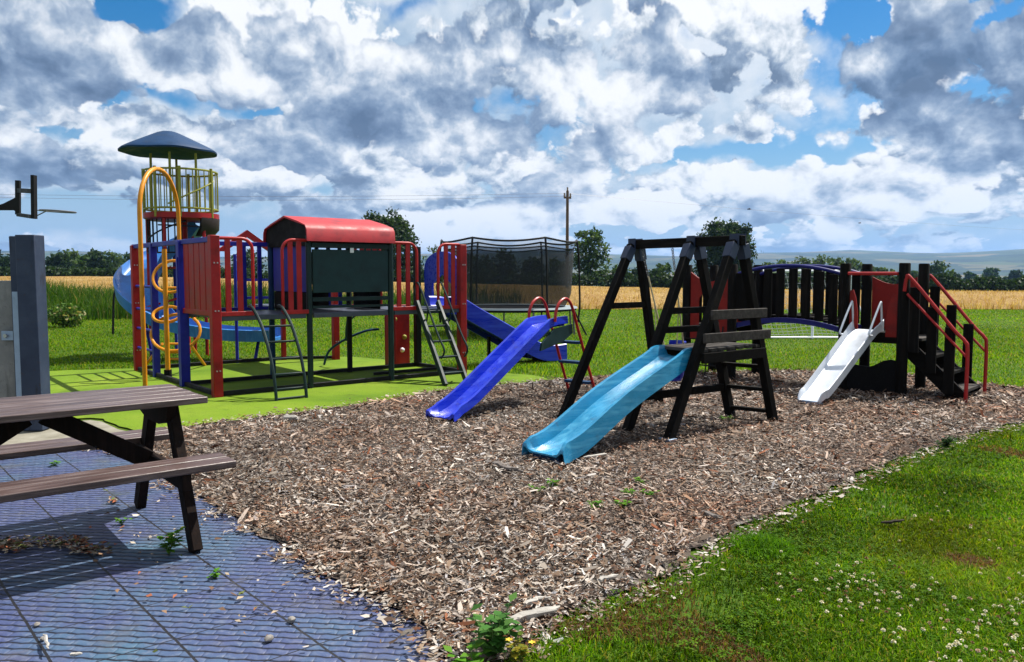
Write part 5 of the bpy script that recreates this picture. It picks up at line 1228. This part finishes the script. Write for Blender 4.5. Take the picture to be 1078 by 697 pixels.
stick(512, 487, 549, 497, .022, 'curved grey strip of bark lying near the foot of the light blue slide', M_barkpiece); stick(614, 482, 640, 478, .012, 'pale stick beside the foot of the light blue slide', M_palestick)
stick(738, 539, 757, 546, .014, 'grey stick lying in the chips near the lawn', M_barkpiece); stick(298, 440, 312, 442, .03, 'white stone like lump at the edge of turf and chips', M_palestick)
stick(46, 668, 52, 684, .006, 'thin pale twig on the rubber beside a dark pebble', M_palestick); stick(73, 690, 87, 688, .007, 'short pale twig on the rubber at the lower edge', M_palestick); stick(627, 612, 650, 606, .012, 'pale stick in the chips close to the lawn edge', M_palestick)
stick(928, 551, 953, 548, .009, 'brown twig lying on the clover lawn', M_bark)
# leaf litter heaps on the rubber
lv, lc = [], []
for (u, v, du, dv, k) in [(12, 576, 20, 7, 260), (60, 573, 26, 5, 150), (92, 581, 22, 5, 150), (83, 571, 8, 3, 60), (120, 529, 6, 2, 26), (98, 470, 12, 2, 60), (540, 668, 20, 8, 60), (150, 552, 90, 60, 40), (230, 640, 120, 40, 30)]:
    for _ in range(k):
        g = G(u+rnd.gauss(0, du*.5), v+rnd.gauss(0, dv*.5), .0); a = rnd.uniform(0, 6.28); L_ = rnd.uniform(.008, .022); w_ = L_*rnd.uniform(.3, .7); z = .004+rnd.random()*.018; c_, s_ = math.cos(a), math.sin(a)
        lv.append([(g.x-L_*c_, g.y-L_*s_, z), (g.x+w_*s_, g.y-w_*c_, z+rnd.uniform(0, .012)), (g.x+L_*c_, g.y+L_*s_, z+rnd.uniform(0, .008)), (g.x-w_*s_, g.y+w_*c_, z+rnd.uniform(0, .012))])
        lc.append(np.array(rnd.choice([(.34,.27,.19), (.20,.12,.07), (.30,.10,.05), (.12,.07,.045), (.44,.38,.30), (.10,.12,.03)])))
tag(np_mesh('leaf_litter', np.array(lv), 4, M_chip, np.array(lc)), kind='stuff')
def build_world(sun_el, sun_rot):
    w = bpy.data.worlds.new("World"); scene.world = w; w.use_nodes = True
    nt = w.node_tree; N = nt.nodes; L = nt.links; N.clear()
    def plug(a, sock):
        if isinstance(a, (int, float)): sock.default_value = a
        elif isinstance(a, tuple): sock.default_value = a
        else: L.new(a, sock)
    def M(op, a, b=0.0, c=None, clamp=False):
        n = N.new('ShaderNodeMath'); n.operation = op; n.use_clamp = clamp
        plug(a, n.inputs[0]); plug(b, n.inputs[1])
        if c is not None: plug(c, n.inputs[2])
        return n.outputs[0]
    def comb(x, y, z=0.0):
        n = N.new('ShaderNodeCombineXYZ'); plug(x, n.inputs[0]); plug(y, n.inputs[1]); plug(z, n.inputs[2]); return n.outputs[0]
    def noise(vec, scale, detail, rough=.55, dist=0.0, typ='FBM', off=(0, 0, 0)):
        a = N.new('ShaderNodeVectorMath'); a.operation = 'ADD'; L.new(vec, a.inputs[0]); a.inputs[1].default_value = off
        n = N.new('ShaderNodeTexNoise'); n.noise_dimensions = '3D'; n.noise_type = typ
        n.inputs['Scale'].default_value = scale; n.inputs['Detail'].default_value = detail
        n.inputs['Roughness'].default_value = rough; n.inputs['Distortion'].default_value = dist
        L.new(a.outputs[0], n.inputs['Vector']); return n.outputs[0]
    def step(x, a, b):
        n = N.new('ShaderNodeMapRange'); n.interpolation_type = 'SMOOTHSTEP'
        plug(x, n.inputs[0]); n.inputs[1].default_value = a; n.inputs[2].default_value = b; return n.outputs[0]
    def mix(f, a, b):
        n = N.new('ShaderNodeMix'); n.data_type = 'RGBA'
        plug(f, n.inputs[0]); plug(a, n.inputs[6]); plug(b, n.inputs[7]); return n.outputs[2]
    def ramp(x, stops):
        n = N.new('ShaderNodeValToRGB'); e = n.color_ramp.elements
        while len(e) < len(stops): e.new(.5)
        for k, (p, c) in enumerate(stops): e[k].position = p; e[k].color = (*c, 1)
        L.new(x, n.inputs[0]); return n.outputs[0]
    tc = N.new('ShaderNodeTexCoord'); sp = N.new('ShaderNodeSeparateXYZ'); L.new(tc.outputs['Generated'], sp.inputs[0])
    az = M('ARCTAN2', sp.outputs[0], sp.outputs[1])
    el = M('MAXIMUM', sp.outputs[2], -.02)
    e2 = M('ADD', el, .17)
    X = M('DIVIDE', M('MULTIPLY', az, 1.75), M('ADD', el, .62))
    Y = M('MULTIPLY', M('LOGARITHM', M('ADD', el, .13), 2.718), 1.55)
    Q = comb(X, Y)
    R = comb(M('MULTIPLY', az, 2.5), M('MULTIPLY', M('LOGARITHM', M('ADD', el, .20), 2.718), 1.15))
    # placed masses and gaps (direction on the sky: azimuth, elevation in radians)
    bn = N.new('ShaderNodeTexNoise'); bn.inputs['Scale'].default_value = 4.5; bn.inputs['Detail'].default_value = 4; L.new(R, bn.inputs['Vector'])
    bs = N.new('ShaderNodeSeparateColor'); L.new(bn.outputs[1], bs.inputs[0])
    azw = M('ADD', az, M('MULTIPLY', M('SUBTRACT', bs.outputs[0], .5), .16)); elw = M('ADD', el, M('MULTIPLY', M('SUBTRACT', bs.outputs[1], .5), .10))
    def bump(a0, h0, sa, se, k):
        dx = M('MULTIPLY', M('SUBTRACT', azw, a0), 1/sa); dy = M('MULTIPLY', M('SUBTRACT', elw, h0), 1/se)
        r = M('ADD', M('MULTIPLY', dx, dx), M('MULTIPLY', dy, dy))
        return M('MULTIPLY', M('POWER', 2.718, M('MULTIPLY', r, -1.0)), k)
    def total(lst):
        t = None
        for b in lst:
            v = bump(*b); t = v if t is None else M('ADD', t, v)
        return t
    mass = total(MASSES)
    gaps = total(GAPS)
    warp = N.new('ShaderNodeVectorMath'); warp.operation = 'MULTIPLY_ADD'
    wn = N.new('ShaderNodeTexNoise'); wn.inputs['Scale'].default_value = 1.3; wn.inputs['Detail'].default_value = 3; L.new(Q, wn.inputs['Vector'])
    wsub = N.new('ShaderNodeVectorMath'); wsub.operation = 'SUBTRACT'; L.new(wn.outputs[1], wsub.inputs[0]); wsub.inputs[1].default_value = (.5, .5, .5)
    L.new(wsub.outputs[0], warp.inputs[0]); warp.inputs[1].default_value = (.55, .3, 0); L.new(Q, warp.inputs[2])
    W = warp.outputs[0]
    w2 = N.new('ShaderNodeVectorMath'); w2.operation = 'MULTIPLY_ADD'
    wn2 = N.new('ShaderNodeTexNoise'); wn2.inputs['Scale'].default_value = 5; wn2.inputs['Detail'].default_value = 5; L.new(R, wn2.inputs['Vector'])
    ws2 = N.new('ShaderNodeVectorMath'); ws2.operation = 'SUBTRACT'; L.new(wn2.outputs[1], ws2.inputs[0]); ws2.inputs[1].default_value = (.5, .5, .5)
    L.new(ws2.outputs[0], w2.inputs[0]); w2.inputs[1].default_value = (.10, .10, 0); L.new(R, w2.inputs[2])
    W2 = w2.outputs[0]
    def vor(vec, scale, off, detail=3.0):
        a = N.new('ShaderNodeVectorMath'); a.operation = 'ADD'; L.new(vec, a.inputs[0]); a.inputs[1].default_value = off
        n = N.new('ShaderNodeTexVoronoi'); n.voronoi_dimensions = '2D'; n.feature = 'SMOOTH_F1'; n.normalize = True
        n.inputs['Scale'].default_value = scale; n.inputs['Detail'].default_value = detail; n.inputs['Roughness'].default_value = .50
        n.inputs['Lacunarity'].default_value = 2.2; n.inputs['Smoothness'].default_value = .22
        L.new(a.outputs[0], n.inputs['Vector']); return M('SUBTRACT', 1.0, n.outputs[0])
    def layer(seed, scale, cover, soft, dl, bias, k_big, k_small, thick, base, kv=.40):
        o = (seed, seed*1.7, seed*.3)
        def sh(dx, dy): return (o[0]+dx, o[1]+dy, o[2])
        h = noise(W, scale, 3, .5, .0, off=o)
        hd = noise(R, scale*3.2, 8, .6, .0, off=sh(5, 2))
        hb = noise(W, scale, 2.0, .5, .0, off=o)
        hb2 = noise(W, scale, 2.0, .5, .0, off=sh(.2*dl/scale, .9*dl/scale))
        v0 = vor(W2, scale*3.2, o, 4); v1 = vor(W2, scale*3.2, sh(.03/scale, .085/scale), 4)
        p0 = noise(R, scale*6, 6, .62, .0, off=sh(3, 7))
        p1 = noise(R, scale*6, 6, .62, .0, off=sh(3+.015/scale, 7+.035/scale))
        h = M('ADD', M('MULTIPLY', h, .80), M('MULTIPLY', hd, .20))
        H = M('ADD', M('MULTIPLY', h, 1-kv), M('MULTIPLY', v0, kv))
        if bias is not None: H = M('ADD', H, bias)
        a = step(H, cover, cover+soft)
        t = step(H, cover+soft*.2, cover+.24)
        big = M('SUBTRACT', hb, hb2); sm = M('ADD', M('SUBTRACT', v0, v1), M('MULTIPLY', M('SUBTRACT', p0, p1), .32))
        v = M('ADD', base, M('ADD', M('MULTIPLY', big, k_big), M('MULTIPLY', sm, k_small)))
        v = M('SUBTRACT', v, M('MULTIPLY', t, thick))
        return a, M('ADD', v, 0.0, clamp=True)
    sky = N.new('ShaderNodeTexSky'); sky.sky_type = 'NISHITA'; sky.sun_disc = False
    sky.sun_elevation = sun_el; sky.sun_rotation = sun_rot; sky.altitude = 50; sky.air_density = 1.0; sky.dust_density = .4; sky.ozone_density = 2.2
    hs = N.new('ShaderNodeHueSaturation'); hs.inputs['Saturation'].default_value = SKY_SAT; hs.inputs['Value'].default_value = SKY_VAL
    L.new(sky.outputs[0], hs.inputs['Color'])
    col = mix(step(el, .0, .2), (3.6, 5.6, 8.0, 1), hs.outputs[0])
    g2 = M('MULTIPLY', gaps, -1.0)
    a1, v1 = layer(11.3, 1.25, .452, .11, .5, g2, 1.4, 1.0, .20, .66, .25)
    c1 = ramp(v1, [(0, (2.3, 3.5, 5.2)), (.35, (4.3, 5.8, 7.5)), (.65, (7.4, 8.4, 9.4)), (1, (10.8, 11.0, 11.2))])
    col = mix(M('MULTIPLY', a1, .92), col, c1)
    a2, v2 = layer(4.1, 2.0, .538, .03, .55, g2, 2.8, 2.5, .18, .53)
    c2 = ramp(v2, [(0, (1.5, 2.2, 3.4)), (.35, (3.0, 4.0, 5.5)), (.6, (6.8, 7.6, 8.5)), (.85, (10.4, 10.7, 11.1)), (1, (11.4, 11.5, 11.6))])
    col = mix(M('MULTIPLY', a2, .95), col, c2)
    b3 = M('ADD', mass, g2)
    a3, v3 = layer(1.7, 1.25, .573, .026, .6, b3, 2.9, 2.2, .17, .53)
    c3 = ramp(v3, [(0, (1.15, 1.8, 3.0)), (.2, (1.75, 2.6, 4.1)), (.4, (2.9, 3.95, 5.6)), (.58, (5.0, 6.0, 7.4)), (.76, (8.6, 9.1, 9.8)), (.9, (10.6, 10.9, 11.2)), (1, (11.3, 11.4, 11.6))])
    col = mix(M('MULTIPLY', a3, .98), col, c3)
    air = M('MULTIPLY', M('SUBTRACT', 1.0, step(el, .0, .13)), .26)
    col = mix(air, col, (6.3, 8.0, 10.0, 1))
    bg = N.new('ShaderNodeBackground'); bg.inputs[1].default_value = SKY_STRENGTH
    L.new(col, bg.inputs[0])
    out = N.new('ShaderNodeOutputWorld'); L.new(bg.outputs[0], out.inputs[0])
    w.cycles.sampling_method = 'MANUAL'; w.cycles.sample_map_resolution = 512
def _dirpx(u, v): return (math.atan((u-539)/850), math.atan((288-v)/850))
def _b(u, v, su, sv, k):
    a, e = _dirpx(u, v); return (a, e, su/850, sv/850, k)
MASSES = [_b(400, 110, 100, 55, .16), _b(320, 165, 60, 22, .09), _b(690, 92, 65, 45, .13), _b(985, 75, 95, 40, .15), _b(15, 60, 70, 60, .13),
          _b(150, 100, 90, 25, .07), _b(1040, 165, 70, 22, .10), _b(560, 215, 80, 18, .08), _b(880, 225, 120, 15, .07), _b(200, 215, 90, 14, .04), _b(560, 60, 60, 40, .05)]
GAPS = [_b(165, 28, 34, 20, 0.163), _b(430, 14, 50, 15, 0.163), _b(800, 170, 90, 11, 0.163), _b(885, 45, 24, 24, 0.125), _b(1065, 35, 30, 30, 0.125),
        _b(175, 120, 60, 12, 0.100), _b(330, 192, 40, 9, 0.100), _b(100, 165, 70, 14, 0.100), _b(90, 240, 130, 18, 0.112), _b(1000, 252, 160, 12, 0.100), _b(700, 255, 140, 10, 0.075), _b(560, 110, 60, 16, 0.05), _b(600, 20, 20, 12, .10), _b(735, 55, 22, 14, .10), _b(280, 135, 30, 10, .08), _b(640, 250, 60, 8, .08), _b(20, 130, 40, 10, .07)]
SKY_SAT, SKY_VAL, SKY_STRENGTH = 1.55, 1.15, .0530
# ------------------------------------------------------------------ light, air, sky
SUN_EL, SUN_AZ = rad(57), math.atan2(.80, .60)        # azimuth from +Y towards +X
sd_ = Vector((math.sin(SUN_AZ)*math.cos(SUN_EL), math.cos(SUN_AZ)*math.cos(SUN_EL), math.sin(SUN_EL)))
sun = bpy.data.lights.new('sun', 'SUN'); sun.energy = 5.0; sun.angle = rad(.53); sun.color = (1.0, .95, .86)
so = bpy.data.objects.new('sun', sun); COL.objects.link(so); so.rotation_euler = (-sd_).to_track_quat('-Z', 'Y').to_euler(); so.location = (0, 0, 30)
build_world(SUN_EL, SUN_AZ)
HAZE = True
if HAZE:
    hz = bpy.data.materials.new('haze'); hz.use_nodes = True; t = hz.node_tree; t.nodes.clear()
    pv = t.nodes.new('ShaderNodeVolumePrincipled'); pv.inputs['Color'].default_value = (.30, .55, 1.0, 1); pv.inputs['Density'].default_value = 1.25e-4; pv.inputs['Anisotropy'].default_value = .2
    ou = t.nodes.new('ShaderNodeOutputMaterial'); t.links.new(pv.outputs[0], ou.inputs['Volume'])
    m = MB(); m.box((0, 3700, 80), (12600, 7700, 230)); m.build('haze', hz, None, smooth=False); hob = bpy.data.objects['haze']; tag(hob, kind='stuff')
scene.render.engine = 'CYCLES'
cy = scene.cycles
cy.max_bounces = 8; cy.diffuse_bounces = 3; cy.glossy_bounces = 3; cy.transparent_max_bounces = 16; cy.transmission_bounces = 4; cy.volume_bounces = 0
cy.sample_clamp_indirect = 6.0; cy.caustics_reflective = False; cy.caustics_refractive = False
cy.use_denoising = True
try: cy.denoiser = 'OPENIMAGEDENOISE'; cy.denoising_prefilter = 'ACCURATE'
except Exception: pass
scene.render.film_transparent = False
vs = scene.view_settings; vs.view_transform = 'Standard'; vs.look = 'None'; vs.gamma = 1.0; vs.exposure = .78; vs.use_curve_mapping = False
scene.display_settings.display_device = 'sRGB'
